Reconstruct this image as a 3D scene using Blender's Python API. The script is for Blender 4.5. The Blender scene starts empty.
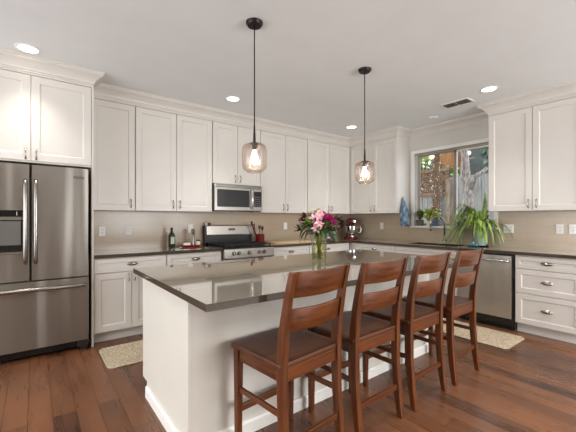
import bpy, bmesh, math, random
from mathutils import Vector, Matrix
random.seed(7)
PI = math.pi
S = bpy.context.scene
COL = S.collection

# ---------------------------------------------------------------- camera, world, light, exposure
cam = bpy.data.objects.new('camera', bpy.data.cameras.new('camera')); COL.objects.link(cam)
cam.data.sensor_width = 36; cam.data.lens = 330.56/576*36
cam.data.shift_y = (219.3-216)/576
cam.location = (-4.958, -4.484, 1.278)
cam.rotation_euler = (PI/2, 0, -math.radians(37.48))
cam.data.clip_start = .05
S.camera = cam
S.view_settings.view_transform = 'Standard'; S.view_settings.look = 'None'
S.view_settings.gamma = 1; S.view_settings.use_curve_mapping = False
S.view_settings.exposure = 0.33

w = bpy.data.worlds.new('world'); S.world = w; w.use_nodes = True
bg = w.node_tree.nodes['Background']
bg.inputs['Color'].default_value = (.86, .92, 1, 1); bg.inputs['Strength'].default_value = 2.5

def area(name, loc, rot, sx, sy, power, col):
    l = bpy.data.lights.new(name, 'AREA'); l.shape = 'RECTANGLE'; l.size = sx; l.size_y = sy
    l.energy = power; l.color = col
    o = bpy.data.objects.new(name, l); COL.objects.link(o); o.location = loc; o.rotation_euler = rot
    return o
# daylight through the glazed doors of the room behind and left of the camera
area('patio_daylight', (-8.35, -2.5, 1.35), (0, -PI/2, 0), 2.3, 4.2, 68, (.98, .99, 1))
area('rear_window_daylight', (-1.75, -7.85, 1.5), (PI/2, 0, 0), 2.9, 2.1, 150, (.98, .99, 1))

# ---------------------------------------------------------------- materials
def lin(c):
    c /= 255
    return c/12.92 if c <= .04045 else ((c+.055)/1.055)**2.4
def rgb(r, g, b): return (lin(r), lin(g), lin(b), 1)
def mat(name, col, rough=.5, metal=0, spec=.5, **k):
    m = bpy.data.materials.new(name); m.use_nodes = True
    b = m.node_tree.nodes['Principled BSDF']
    b.inputs['Base Color'].default_value = rgb(*col); b.inputs['Roughness'].default_value = rough
    b.inputs['Metallic'].default_value = metal; b.inputs['Specular IOR Level'].default_value = spec
    for n, v in k.items(): b.inputs[n.replace('_', ' ')].default_value = v
    return m
def N(m, t, **k):
    n = m.node_tree.nodes.new(t)
    for a, v in k.items(): setattr(n, a, v)
    return n
def L(m, a, b): m.node_tree.links.new(a, b)
def noise_col(m, c1, c2, scale=(1, 1, 1), nscale=5, detail=4, lo=.3, hi=.7, bump=0, bdist=.01):
    b = m.node_tree.nodes['Principled BSDF']
    tc = N(m, 'ShaderNodeTexCoord'); mp = N(m, 'ShaderNodeMapping'); mp.inputs['Scale'].default_value = scale
    nz = N(m, 'ShaderNodeTexNoise'); nz.inputs['Scale'].default_value = nscale; nz.inputs['Detail'].default_value = detail
    cr = N(m, 'ShaderNodeValToRGB')
    cr.color_ramp.elements[0].position = lo; cr.color_ramp.elements[0].color = rgb(*c1)
    cr.color_ramp.elements[1].position = hi; cr.color_ramp.elements[1].color = rgb(*c2)
    L(m, tc.outputs['Object'], mp.inputs[0]); L(m, mp.outputs[0], nz.inputs['Vector'])
    L(m, nz.outputs['Fac'], cr.inputs[0]); L(m, cr.outputs[0], b.inputs['Base Color'])
    if bump:
        bp = N(m, 'ShaderNodeBump'); bp.inputs['Strength'].default_value = bump; bp.inputs['Distance'].default_value = bdist
        L(m, nz.outputs['Fac'], bp.inputs['Height']); L(m, bp.outputs[0], b.inputs['Normal'])
    return m
M = {}
def paint(name, c, rough=.45):
    d = tuple(max(0, x-4) for x in c)
    return noise_col(mat(name, c, rough), d, c, (1, 1, 1), 3, 3)
M['cab'] = paint('cabinet_paint', (214, 208, 200), .38)
M['island'] = paint('island_paint', (214, 208, 197), .4)
M['gap'] = mat('cabinet_gap_shadow_line', (128, 119, 106), .8)
M['wall'] = paint('wall_paint', (208, 205, 198), .8)
M['ceil'] = paint('ceiling_paint', (231, 233, 233), .9)
M['trimw'] = paint('trim_white', (236, 233, 226), .45)
M['darkwall'] = paint('wall_paint_room', (200, 190, 175), .8)
M['nickel'] = mat('brushed_nickel', (168, 158, 144), .25, 1)
M['chrome'] = mat('chrome', (200, 200, 200), .12, 1)
M['bronze'] = mat('dark_bronze', (38, 30, 27), .4, .6)
M['black'] = mat('black_enamel', (14, 14, 15), .25)
M['blackmatte'] = mat('black_cast_iron', (18, 18, 18), .6)
M['blackglass'] = mat('black_glass', (12, 12, 13), .06)
M['white'] = mat('white_plastic', (232, 230, 224), .4)
M['outletdark'] = mat('outlet_slots', (60, 56, 52), .6)
M['red'] = noise_col(mat('red_ceramic', (112, 30, 22), .3), (100, 24, 18), (120, 34, 26))
M['ceramic'] = noise_col(mat('cream_ceramic', (230, 222, 208), .3), (215, 205, 190), (235, 228, 215))

# quartz counter
m = mat('quartz_counter', (128, 120, 108), .07, spec=1.0)
noise_col(m, (146, 137, 122), (158, 149, 135), (1, 1, 1), 60, 6); M['quartz'] = m
for k_, v_ in (('Roughness', .06), ('Coat Weight', .8), ('Coat Roughness', .015), ('Coat IOR', 1.6)): m.node_tree.nodes['Principled BSDF'].inputs[k_].default_value = v_
M['quartz_edge_shaded'] = noise_col(mat('quartz_edge_shaded', (70, 58, 46), .12), (62, 51, 40), (74, 62, 50), (1, 1, 1), 60, 6)  # same quartz, edge shade and dark reflections painted into the colour

# backsplash: long low tiles with fine joints
def splash(name, rotz):
    m = mat(name, (176, 166, 152), .22)
    b = m.node_tree.nodes['Principled BSDF']
    tc = N(m, 'ShaderNodeTexCoord'); sx = N(m, 'ShaderNodeSeparateXYZ'); cb = N(m, 'ShaderNodeCombineXYZ')
    L(m, tc.outputs['Object'], sx.inputs[0])
    L(m, sx.outputs['Y' if rotz else 'X'], cb.inputs[0]); L(m, sx.outputs['Z'], cb.inputs[1])
    br = N(m, 'ShaderNodeTexBrick'); br.inputs['Scale'].default_value = 1
    br.inputs['Brick Width'].default_value = .40; br.inputs['Row Height'].default_value = .10
    br.inputs['Mortar Size'].default_value = .002; br.inputs['Mortar Smooth'].default_value = .2
    br.inputs['Color1'].default_value = rgb(182, 164, 141); br.inputs['Color2'].default_value = rgb(178, 159, 136)
    br.inputs['Mortar'].default_value = rgb(168, 150, 128)
    L(m, cb.outputs[0], br.inputs['Vector']); L(m, br.outputs['Color'], b.inputs['Base Color'])
    return m
M['splashA'] = splash('backsplash_tile_left', 0); M['splashB'] = splash('backsplash_tile_right', 1)

# hardwood floor, planks along Y
m = mat('hardwood_floor', (80, 48, 34), .3)
b = m.node_tree.nodes['Principled BSDF']
tc = N(m, 'ShaderNodeTexCoord'); mp = N(m, 'ShaderNodeMapping'); mp.inputs['Rotation'].default_value = (0, 0, PI/2)
br = N(m, 'ShaderNodeTexBrick'); br.offset = .37
for k, v in (('Scale', 1), ('Brick Width', 1.15), ('Row Height', .128), ('Mortar Size', .0016), ('Mortar Smooth', .3), ('Bias', 0)): br.inputs[k].default_value = v
br.inputs['Color1'].default_value = (0, 0, 0, 1); br.inputs['Color2'].default_value = (1, 1, 1, 1); br.inputs['Mortar'].default_value = (.5, .5, .5, 1)
L(m, tc.outputs['Object'], mp.inputs[0]); L(m, mp.outputs[0], br.inputs['Vector'])
mp2 = N(m, 'ShaderNodeMapping'); mp2.inputs['Scale'].default_value = (9, .8, 1)
L(m, tc.outputs['Object'], mp2.inputs[0])
nz = N(m, 'ShaderNodeTexNoise'); nz.inputs['Scale'].default_value = 2.2; nz.inputs['Detail'].default_value = 2; nz.inputs['Roughness'].default_value = .5
L(m, mp2.outputs[0], nz.inputs['Vector'])
nz2 = N(m, 'ShaderNodeTexNoise'); nz2.inputs['Scale'].default_value = 2.2; nz2.inputs['Detail'].default_value = 5
mp3 = N(m, 'ShaderNodeMapping'); mp3.inputs['Scale'].default_value = (1.6, .7, 1); L(m, tc.outputs['Object'], mp3.inputs[0]); L(m, mp3.outputs[0], nz2.inputs['Vector'])
a1 = N(m, 'ShaderNodeMath', operation='MULTIPLY'); a1.inputs[1].default_value = .34; L(m, br.outputs['Color'], a1.inputs[0])
a2 = N(m, 'ShaderNodeMath', operation='MULTIPLY_ADD'); a2.inputs[1].default_value = .28; L(m, nz.outputs['Fac'], a2.inputs[0]); L(m, a1.outputs[0], a2.inputs[2])
a3 = N(m, 'ShaderNodeMath', operation='MULTIPLY_ADD'); a3.inputs[1].default_value = .72; L(m, nz2.outputs['Fac'], a3.inputs[0]); L(m, a2.outputs[0], a3.inputs[2])
cr = N(m, 'ShaderNodeValToRGB'); cr.color_ramp.elements[0].position = .38; cr.color_ramp.elements[0].color = rgb(60, 36, 25)
cr.color_ramp.elements[1].position = 1.0; cr.color_ramp.elements[1].color = rgb(130, 84, 55)
L(m, a3.outputs[0], cr.inputs[0])
mx = N(m, 'ShaderNodeMixRGB'); mx.inputs[2].default_value = rgb(28, 16, 11); L(m, br.outputs['Fac'], mx.inputs[0]); L(m, cr.outputs[0], mx.inputs[1])
L(m, mx.outputs[0], b.inputs['Base Color'])
bp = N(m, 'ShaderNodeBump'); bp.inputs['Strength'].default_value = .4; bp.inputs['Distance'].default_value = .0015; bp.invert = True
L(m, br.outputs['Fac'], bp.inputs['Height']); L(m, bp.outputs[0], b.inputs['Normal'])
rm = N(m, 'ShaderNodeMath', operation='MULTIPLY_ADD'); rm.inputs[1].default_value = .25; rm.inputs[2].default_value = .17
L(m, nz.outputs['Fac'], rm.inputs[0]); L(m, rm.outputs[0], b.inputs['Roughness'])
M['floor'] = m

# stool wood; grain along given axis
def wood(name, sc, c1=(64, 32, 12), c2=(112, 58, 22), rough=.3):
    return noise_col(mat(name, c2, rough, spec=.4), c1, c2, sc, 3, 6, .3, .72, .08, .003)
M['wx'] = wood('stool_wood_across', (1.2, 14, 14)); M['wy'] = wood('stool_wood_deep', (14, 1.2, 14)); M['wz'] = wood('stool_wood_upright', (14, 14, 1.2))
M['wseat'] = wood('stool_seat_wood', (1.0, 9, 9), (62, 30, 10), (92, 47, 18), .42)
M['board'] = noise_col(mat('maple_board', (206, 176, 138), .45), (196, 164, 126), (216, 188, 150), (2, 18, 18), 3, 5)
M['spoon'] = noise_col(mat('utensil_wood', (90, 52, 34), .5), (70, 40, 26), (110, 64, 40))

# stainless
ANI = 0.25
def steel(name, base=(150, 144, 136), rough=.38, sc=(70, 70, .3)):
    m = mat(name, base, rough, 1)
    b = m.node_tree.nodes['Principled BSDF']
    tc = N(m, 'ShaderNodeTexCoord'); mp = N(m, 'ShaderNodeMapping'); mp.inputs['Scale'].default_value = sc
    nz = N(m, 'ShaderNodeTexNoise'); nz.inputs['Scale'].default_value = 6; nz.inputs['Detail'].default_value = 5
    L(m, tc.outputs['Object'], mp.inputs[0]); L(m, mp.outputs[0], nz.inputs['Vector'])
    r = N(m, 'ShaderNodeMath', operation='MULTIPLY_ADD'); r.inputs[1].default_value = .05; r.inputs[2].default_value = rough-.025
    L(m, nz.outputs['Fac'], r.inputs[0]); L(m, r.outputs[0], b.inputs['Roughness'])
    tn = N(m, 'ShaderNodeTangent'); tn.direction_type = 'RADIAL'; tn.axis = 'Z'; L(m, tn.outputs[0], b.inputs['Tangent'])
    b.inputs['Anisotropic'].default_value = .75; b.inputs['Anisotropic Rotation'].default_value = ANI
    mp2 = N(m, 'ShaderNodeMapping'); mp2.inputs['Scale'].default_value = (5.5, 5.5, .25)
    n2 = N(m, 'ShaderNodeTexNoise'); n2.inputs['Scale'].default_value = 1.0; n2.inputs['Detail'].default_value = 1
    L(m, tc.outputs['Object'], mp2.inputs[0]); L(m, mp2.outputs[0], n2.inputs['Vector'])
    bp = N(m, 'ShaderNodeBump'); bp.inputs['Strength'].default_value = .6; bp.inputs['Distance'].default_value = .03
    L(m, n2.outputs['Fac'], bp.inputs['Height']); L(m, bp.outputs[0], b.inputs['Normal'])
    return m
M['steel'] = steel('stainless_steel'); M['steeldw_lit'] = steel('stainless_steel_dishwasher_lit', (196, 191, 184), .33); M['steelflat'] = mat('satin_steel', (156, 151, 145), .27, 1)  # dishwasher copy of the steel is lightened to paint in a brighter reflection
M['steeldark'] = mat('dark_steel', (70, 68, 66), .4, .8)

M['jute'] = noise_col(mat('woven_jute', (184, 166, 138), .95), (144, 126, 102), (204, 188, 162), (1, 1, 1), 70, 3, .35, .65, .6, .006)
M['towel'] = noise_col(mat('blue_towel_cloth', (96, 126, 150), .95), (62, 90, 118), (150, 172, 184), (1, 1, .5), 28, 3, .35, .65)

def glassy(name, tint, gl=.12, rough=.03, fk=.45):
    m = bpy.data.materials.new(name); m.use_nodes = True; nt = m.node_tree; nt.nodes.clear()
    o = N(m, 'ShaderNodeOutputMaterial'); t = N(m, 'ShaderNodeBsdfTransparent'); t.inputs[0].default_value = tint
    g = N(m, 'ShaderNodeBsdfGlossy'); g.inputs['Roughness'].default_value = rough
    f = N(m, 'ShaderNodeLayerWeight'); f.inputs['Blend'].default_value = .35
    a = N(m, 'ShaderNodeMath', operation='MULTIPLY_ADD'); a.inputs[1].default_value = fk; a.inputs[2].default_value = gl
    L(m, f.outputs['Fresnel'], a.inputs[0]); x = N(m, 'ShaderNodeMixShader')
    L(m, a.outputs[0], x.inputs[0]); L(m, t.outputs[0], x.inputs[1]); L(m, g.outputs[0], x.inputs[2]); L(m, x.outputs[0], o.inputs[0])
    return m
M['pane'] = glassy('window_pane_glass', (.97, .98, .97, 1), .02)
M['vglass'] = glassy('clear_vase_glass', (.93, .94, .90, 1), .02, .03, .22)
M['pglass'] = glassy('smoked_seeded_glass', (.76, .715, .69, 1), .05, .2)
nt = M['pglass'].node_tree
vz = N(M['pglass'], 'ShaderNodeTexVoronoi'); vz.inputs['Scale'].default_value = 60
bpn = N(M['pglass'], 'ShaderNodeBump'); bpn.inputs['Strength'].default_value = .08; bpn.inputs['Distance'].default_value = .004
L(M['pglass'], vz.outputs['Distance'], bpn.inputs['Height'])
for n in nt.nodes:
    if n.type == 'BSDF_GLOSSY': L(M['pglass'], bpn.outputs[0], n.inputs['Normal'])
pm_ = M['pglass']; o_ = [n for n in nt.nodes if n.type == 'OUTPUT_MATERIAL'][0]; src = o_.inputs[0].links[0].from_socket
tl = N(pm_, 'ShaderNodeBsdfTranslucent'); tl.inputs[0].default_value = rgb(150, 128, 116); df = N(pm_, 'ShaderNodeBsdfDiffuse'); df.inputs[0].default_value = rgb(150, 130, 118)
ad = N(pm_, 'ShaderNodeMixShader'); ad.inputs[0].default_value = .5; L(pm_, tl.outputs[0], ad.inputs[1]); L(pm_, df.outputs[0], ad.inputs[2])
m2 = N(pm_, 'ShaderNodeMixShader'); m2.inputs[0].default_value = .10; L(pm_, src, m2.inputs[1]); L(pm_, ad.outputs[0], m2.inputs[2]); L(pm_, m2.outputs[0], o_.inputs[0])
def emit(name, c, st):
    m = bpy.data.materials.new(name); m.use_nodes = True
    b = m.node_tree.nodes['Principled BSDF']; b.inputs['Base Color'].default_value = (1, 1, 1, 1)
    b.inputs['Emission Color'].default_value = (*c, 1); b.inputs['Emission Strength'].default_value = st
    return m
M['lamp'] = emit('recessed_lamp_glow', (1, .95, .86), 6)
M['bulb'] = emit('filament_bulb_glow', (1, .84, .62), 9)
M['fairy'] = emit('fairy_light_glow', (1, .84, .58), 1.3)
M['orange'] = emit('lantern_glow', (1, .5, .12), 1.1)
def leafm(name, c1, c2, ns=14): 
    m = noise_col(mat(name, c2, .5), c1, c2, (1, 1, 1), ns, 2, .35, .65)
    return m
M['leaf'] = leafm('strap_leaf_green', (88, 118, 40), (158, 182, 82))
M['leafpale'] = leafm('pale_leaf_green', (120, 140, 84), (186, 200, 140))
M['leafdark'] = leafm('dark_leaf_green', (34, 58, 24), (70, 98, 44))
M['leafyel'] = leafm('yellow_green_leaf', (112, 132, 40), (186, 196, 90))
M['burg'] = leafm('burgundy_leaf', (56, 20, 24), (96, 40, 44))
M['magenta'] = leafm('magenta_petal', (170, 22, 105), (220, 60, 150), 40)
M['pink'] = leafm('pink_petal', (212, 120, 140), (246, 200, 205), 40)
M['cream'] = leafm('cream_petal', (220, 214, 170), (244, 240, 214), 40)
M['lime'] = leafm('lime_bloom', (110, 150, 40), (160, 190, 70), 40)
M['stem'] = leafm('stem_green', (92, 98, 26), (156, 146, 48), 20)
M['water'] = glassy('vase_water', (.84, .82, .52, 1), .0, .03, .12)
M['bottle'] = mat('dark_green_bottle_glass', (18, 44, 22), .08)
M['label'] = noise_col(mat('bottle_label_paper', (196, 196, 180), .6), (180, 182, 164), (206, 206, 190))
M['teal'] = mat('pale_glaze', (166, 188, 182), .3)
M['bluepot'] = noise_col(mat('blue_glaze', (70, 104, 150), .25), (54, 84, 130), (96, 128, 170))
M['basket'] = noise_col(mat('dark_basket', (84, 78, 66), .7), (50, 46, 40), (120, 110, 92), (1, 1, 6), 20)
M['soil'] = noise_col(mat('potting_soil', (50, 36, 26), .95), (38, 26, 18), (64, 48, 34))
M['fence'] = noise_col(mat('grey_fence_board', (134, 132, 128), .85), (104, 102, 98), (154, 152, 148), (1, 9, .8), 3, 5)
M['redwood'] = noise_col(mat('redwood_board', (112, 74, 50), .8), (88, 56, 38), (134, 92, 66), (4, 4, 1), 4, 5)
M['postwood'] = noise_col(mat('tan_post_wood', (124, 106, 82), .85), (98, 82, 62), (142, 122, 96), (4, 4, 1), 4, 5)
M['bark'] = noise_col(mat('brown_bark', (86, 58, 36), .9), (50, 32, 20), (112, 80, 50), (3, 3, 1), 12, 6, .35, .65, .6, .02)
M['barkw'] = noise_col(mat('pale_bark', (136, 126, 120), .9), (98, 88, 84), (170, 160, 154), (3, 3, 1), 9, 6, .35, .65, .5, .02)
M['ground'] = noise_col(mat('garden_ground', (120, 110, 92), .95), (96, 88, 70), (140, 130, 110), (1, 1, 1), 4)
M['housewall'] = paint('grey_house_siding', (88, 96, 96), .8)
M['housewood'] = noise_col(mat('cedar_siding', (150, 96, 50), .8), (112, 68, 34), (172, 116, 62), (1, 8, .6), 3, 5)
M['foil'] = leafm('garden_foliage', (58, 84, 44), (128, 152, 92), 6)
M['foil3'] = leafm('bluish_foliage', (60, 84, 70), (124, 146, 128), 6)
M['foil2'] = leafm('garden_foliage_yellow', (128, 150, 60), (196, 204, 110), 6)

# ---------------------------------------------------------------- mesh helpers
class MB:
    def __init__(s): s.bm = bmesh.new()
    def box(s, x0, x1, y0, y1, z0, z1, bev=0):
        x0, x1 = sorted((x0, x1)); y0, y1 = sorted((y0, y1)); z0, z1 = sorted((z0, z1))
        r = bmesh.ops.create_cube(s.bm, size=1)
        vs = r['verts']
        for v in vs: v.co = Vector(((x0+x1)/2+v.co.x*(x1-x0), (y0+y1)/2+v.co.y*(y1-y0), (z0+z1)/2+v.co.z*(z1-z0)))
        if bev:
            es = list({e for v in vs for e in v.link_edges})
            bmesh.ops.bevel(s.bm, geom=es, offset=bev, segments=2, affect='EDGES', profile=.5)
        return s
    def lathe(s, prof, c=(0, 0, 0), n=24, axis='Z', cap=True):
        rings = []
        for r, h in prof:
            ring = []
            for i in range(n):
                a = 2*PI*i/n; p = (r*math.cos(a), r*math.sin(a), h)
                if axis == 'Y': p = (p[0], h, p[1])
                if axis == 'X': p = (h, p[0], p[1])
                ring.append(s.bm.verts.new((c[0]+p[0], c[1]+p[1], c[2]+p[2])))
            rings.append(ring)
        for A, B in zip(rings, rings[1:]):
            for i in range(n): s.bm.faces.new((A[i], A[(i+1) % n], B[(i+1) % n], B[i]))
        if cap:
            if prof[0][0] > 1e-5: s.bm.faces.new(rings[0])
            if prof[-1][0] > 1e-5: s.bm.faces.new(rings[-1])
        return s
    def tube(s, pts, r, n=8, flat=None):
        pts = [Vector(p) for p in pts]
        rs = r if isinstance(r, (list, tuple)) else [r]*len(pts)
        rings = []; up = None
        for i, p in enumerate(pts):
            d = (pts[min(i+1, len(pts)-1)]-pts[max(i-1, 0)]).normalized()
            if up is None: up = Vector((0, 0, 1)) if abs(d.z) < .9 else Vector((1, 0, 0))
            u = (up-d*up.dot(d)).normalized(); v = d.cross(u); up = u
            rings.append([s.bm.verts.new(p+(u*math.cos(2*PI*k/n)+v*math.sin(2*PI*k/n))*rs[i]) for k in range(n)])
        for A, B in zip(rings, rings[1:]):
            for i in range(n): s.bm.faces.new((A[i], A[(i+1) % n], B[(i+1) % n], B[i]))
        s.bm.faces.new(rings[0]); s.bm.faces.new(rings[-1])
        return s
    def loft(s, secs, cap=True):  # secs: list of rings of points
        R = [[s.bm.verts.new(p) for p in q] for q in secs]; n = len(R[0])
        for A, B in zip(R, R[1:]):
            for i in range(n): s.bm.faces.new((A[i], A[(i+1) % n], B[(i+1) % n], B[i]))
        if cap: s.bm.faces.new(R[0]); s.bm.faces.new(R[-1])
        return s
    def prism(s, pts, z0, z1):
        return s.loft([[(x, y, z0) for x, y in pts], [(x, y, z1) for x, y in pts]])
    def ball(s, c, r, sub=2, sc=(1, 1, 1)):
        q = bmesh.ops.create_icosphere(s.bm, subdivisions=sub, radius=r)
        for v in q['verts']: v.co = Vector((v.co.x*sc[0]+c[0], v.co.y*sc[1]+c[1], v.co.z*sc[2]+c[2]))
        return s
    def leaf(s, pts, wd, side=None, droop=0):  # strap leaf with a folded midrib
        pts = [Vector(p) for p in pts]; n = len(pts); Ls = []; Cs = []; Rs = []
        for i, p in enumerate(pts):
            d = (pts[min(i+1, n-1)]-pts[max(i-1, 0)]).normalized()
            sd = d.cross(Vector((0, 0, 1)))
            if sd.length < 1e-3: sd = Vector((1, 0, 0))
            if side: sd = Vector(side)
            sd.normalize(); t = i/(n-1); ww = wd*(math.sin(PI*min(.97, .12+t*.88))**.7)/2 if i < n-1 else .0008
            up = sd.cross(d)
            Ls.append(s.bm.verts.new(p+sd*ww+up*ww*.35)); Cs.append(s.bm.verts.new(p)); Rs.append(s.bm.verts.new(p-sd*ww+up*ww*.35))
        for i in range(n-1):
            s.bm.faces.new((Ls[i], Cs[i], Cs[i+1], Ls[i+1])); s.bm.faces.new((Cs[i], Rs[i], Rs[i+1], Cs[i+1]))
        return s
    def build(s, name, m, parent=None, smooth=False, bevel=0, loc=None):
        me = bpy.data.meshes.new(name)
        bmesh.ops.recalc_face_normals(s.bm, faces=s.bm.faces)
        s.bm.to_mesh(me); s.bm.free()
        for mm in (m if isinstance(m, (list, tuple)) else [m]): me.materials.append(mm)
        if smooth:
            for p in me.polygons: p.use_smooth = True
        o = bpy.data.objects.new(name, me); COL.objects.link(o)
        if parent: o.parent = parent
        if loc: o.location = loc
        if bevel:
            bv = o.modifiers.new('bevel', 'BEVEL'); bv.width = bevel; bv.segments = 2; bv.limit_method = 'ANGLE'; bv.angle_limit = math.radians(40)
        if smooth == 'auto':
            es = o.modifiers.new('edges', 'EDGE_SPLIT'); es.split_angle = math.radians(38)
        return o
def tag(o, label, cat=None, group=None, kind=None):
    o['label'] = label
    if cat: o['category'] = cat
    if group: o['group'] = group
    if kind: o['kind'] = kind
    return o
def thing(name, loc, label, cat, group=None, rz=0):
    o = bpy.data.objects.new(name, None); COL.objects.link(o); o.location = loc; o.rotation_euler = (0, 0, rz)
    o.empty_display_size = .1
    return tag(o, label, cat, group)
def struct(o, label, cat=None):
    return tag(o, label, cat, kind='structure')
def copy_tree(o, parent=None):
    c = o.copy(); COL.objects.link(c)
    if parent: c.parent = parent
    for ch in list(o.children): copy_tree(ch, c)
    return c

# ---------------------------------------------------------------- the room
CZ = 2.74
struct(MB().box(-8.6, .15, -8.1, .15, -.1, 0).build('floor', M['floor']), 'dark reddish brown hardwood plank floor', 'floor')
struct(MB().box(-8.6, .15, -8.1, .15, CZ, CZ+.1).build('ceiling', M['ceil']), 'smooth pale grey painted ceiling', 'ceiling')
struct(MB().box(-8.6, .15, 0, .15, 0, CZ).build('wall_left', M['wall']), 'painted wall behind the fridge and range', 'wall')
WY0, WY1, WZ0, WZ1 = -2.62, -1.44, 1.17, 2.345   # window opening
wb = MB().box(0, .15, WY1, 0, 0, CZ).box(0, .15, -8.1, WY0, 0, CZ).box(0, .15, WY0, WY1, 0, WZ0).box(0, .15, WY0, WY1, WZ1, CZ)
struct(wb.build('wall_right', M['wall']), 'painted wall with the window over the sink', 'wall')
# walls behind the viewer with wide glazed openings
struct(MB().box(-8.7, -8.55, -8.1, -4.7, 0, CZ).box(-8.7, -8.55, -.3, .15, 0, CZ).box(-8.7, -8.55, -4.7, -.3, 2.55, CZ).build('wall_side', M['darkwall']), 'painted wall with a wide glazed opening, behind the viewer', 'wall')
struct(MB().box(-8.7, -3.3, -8.15, -8.0, 0, CZ).box(-.2, .15, -8.15, -8.0, 0, CZ).box(-3.3, -.2, -8.15, -8.0, 0, .4).box(-3.3, -.2, -8.15, -8.0, 2.6, CZ).build('wall_behind', M['darkwall']), 'painted wall with wide window opening, behind the viewer', 'wall')

# backsplash
sp = MB().box(-4.50, -.008, -.008, 0, .90, 1.38)
struct(sp.build('trim_1', M['splashA']), 'beige tile backsplash behind the range')
sp = MB().box(-.008, 0, WY1, -.008, .90, 1.38).box(-.008, 0, WY0, WY1, .90, WZ0-.03).box(-.008, 0, -3.70, WY0, .90, 1.38)
struct(sp.build('trim_2', M['splashB']), 'beige tile backsplash under the window')

# crown moulding swept round cabinets and wall
def sweep(path, prof, name):
    n = len(path); secs = []
    for i in range(n):
        p = Vector(path[i]).to_2d()
        def nrm(a, b):
            d = (Vector(b)-Vector(a)).to_2d().normalized(); return Vector((d.y, -d.x))
        if i == 0: nn = nrm(path[0], path[1])
        elif i == n-1: nn = nrm(path[-2], path[-1])
        else:
            a = nrm(path[i-1], path[i]); b2 = nrm(path[i], path[i+1]); nn = (a+b2)/(1+a.dot(b2))
        secs.append([(p.x+nn.x*o, p.y+nn.y*o, z) for o, z in prof])
    return MB().loft(secs).build(name, M['cab'], smooth=False)
path = [(-5.50, -.655), (-4.50, -.655), (-4.50, -.352), (-.352, -.352), (-.352, -1.34), (0, -1.34), (0, -2.685), (-.352, -2.685), (-.352, -3.63)]
prof = [(0.0, 2.618), (.010, 2.618), (.010, 2.632), (.020, 2.636), (.024, 2.65), (.038, 2.670), (.058, 2.690), (.080, 2.704), (.088, 2.708), (.088, 2.722), (.098, 2.724), (.098, CZ), (0, CZ)]
struct(sweep(path, prof, 'trim_3'), 'cream crown moulding along the cabinet tops and ceiling')

# window
tr = MB().box(-.02, .02, WY1, WY1+.055, WZ0-.005, WZ1+.05).box(-.02, .02, WY0-.055, WY0, WZ0-.005, WZ1+.05).box(-.02, .02, WY0, WY1, WZ1, WZ1+.05)
struct(tr.build('trim_4', M['trimw'], bevel=.003), 'white painted window casing')
tag(MB().box(-.045, .085, WY0-.06, WY1+.06, WZ0-.028, WZ0+.002).build('window_sill', M['trimw'], bevel=.004), 'white painted window sill holding small pots', 'sill', kind='structure')
wn = bpy.data.objects.new('window_1', None); COL.objects.link(wn); wn.location = (.1, -2.03, WZ0); struct(wn, 'sliding two-pane window over the sink', 'window')
def rel(mb, o): 
    for v in mb.bm.verts: v.co -= Vector(o.location)
    return mb
frm = mat('window_frame_taupe', (172, 164, 156), .5)
f = MB()
f.box(.085, .14, WY1-.018, WY1, WZ0, WZ1).box(.085, .14, WY0, WY0+.018, WZ0, WZ1).box(.085, .14, WY0, WY1, WZ1-.02, WZ1).box(.085, .14, WY0, WY1, WZ0, WZ0+.02)
rel(f, wn).build('window_frame', frm, wn, bevel=.003)
sashm = mat('sash_taupe', (148, 134, 120), .5)
for (a, b_, xx) in ((-2.06, WY1-.015, .10), (WY0+.015, -2.05, .12)):
    g = MB().box(xx-.012, xx+.012, a, a+.028, WZ0+.015, WZ1-.015).box(xx-.012, xx+.012, b_-.022, b_, WZ0+.015, WZ1-.015)
    g.box(xx-.012, xx+.012, a, b_, WZ0+.015, WZ0+.04).box(xx-.012, xx+.012, a, b_, WZ1-.04, WZ1-.015)
    sh = rel(g, wn).build('sash', sashm if xx < .11 else M['trimw'], wn, bevel=.002)
    rel(MB().box(xx-.002, xx+.002, a+.015, b_-.015, WZ0+.03, WZ1-.03), wn).build('pane', M['pane'], sh)

# ---------------------------------------------------------------- cabinetry
def shaker(mb, face, a0, a1, z0, z1, d, rail=.062, th=.02, rec=.008):
    """shaker front: face 'A' looks to -Y at y=d, 'B' looks to -X at x=d"""
    def P(a, q, z): return (a, d+q, z) if face == 'A' else (d+q, a, z)
    if a1 < a0: a0, a1 = a1, a0
    r2 = rail+.010
    secs = [(0, 0, th), (0, 0, .0015), (.0015, .0015, 0), (rail, rail, 0), (r2, r2, rec), ]
    rings = []
    for (i, j, q) in secs:
        rings.append([P(a0+i, q, z0+j), P(a1-i, q, z0+j), P(a1-i, q, z1-j), P(a0+i, q, z1-j)])
    mb.loft(rings)
def bar_pull(parent, face, a, z, d, ln=.11, vert=True, mt='nickel'):
    """small arched bow pull"""
    mb = MB(); n = 9; pts = []; rs = []
    for i in range(n):
        t = i/(n-1)*2-1; out = -.028*(1-t*t)**.6 if abs(t) < 1 else 0
        if vert: p = (a, d+out, z+t*ln/2) if face == 'A' else (d+out, a, z+t*ln/2)
        else: p = (a+t*ln/2, d+out, z) if face == 'A' else (d+out, a+t*ln/2, z)
        pts.append(Vector(p)-Vector(parent_loc(parent))); rs.append(.0075-.003*(1-t*t))
    mb.tube(pts, rs, 8)
    return mb.build('handle', M[mt], parent, smooth=True)
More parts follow.
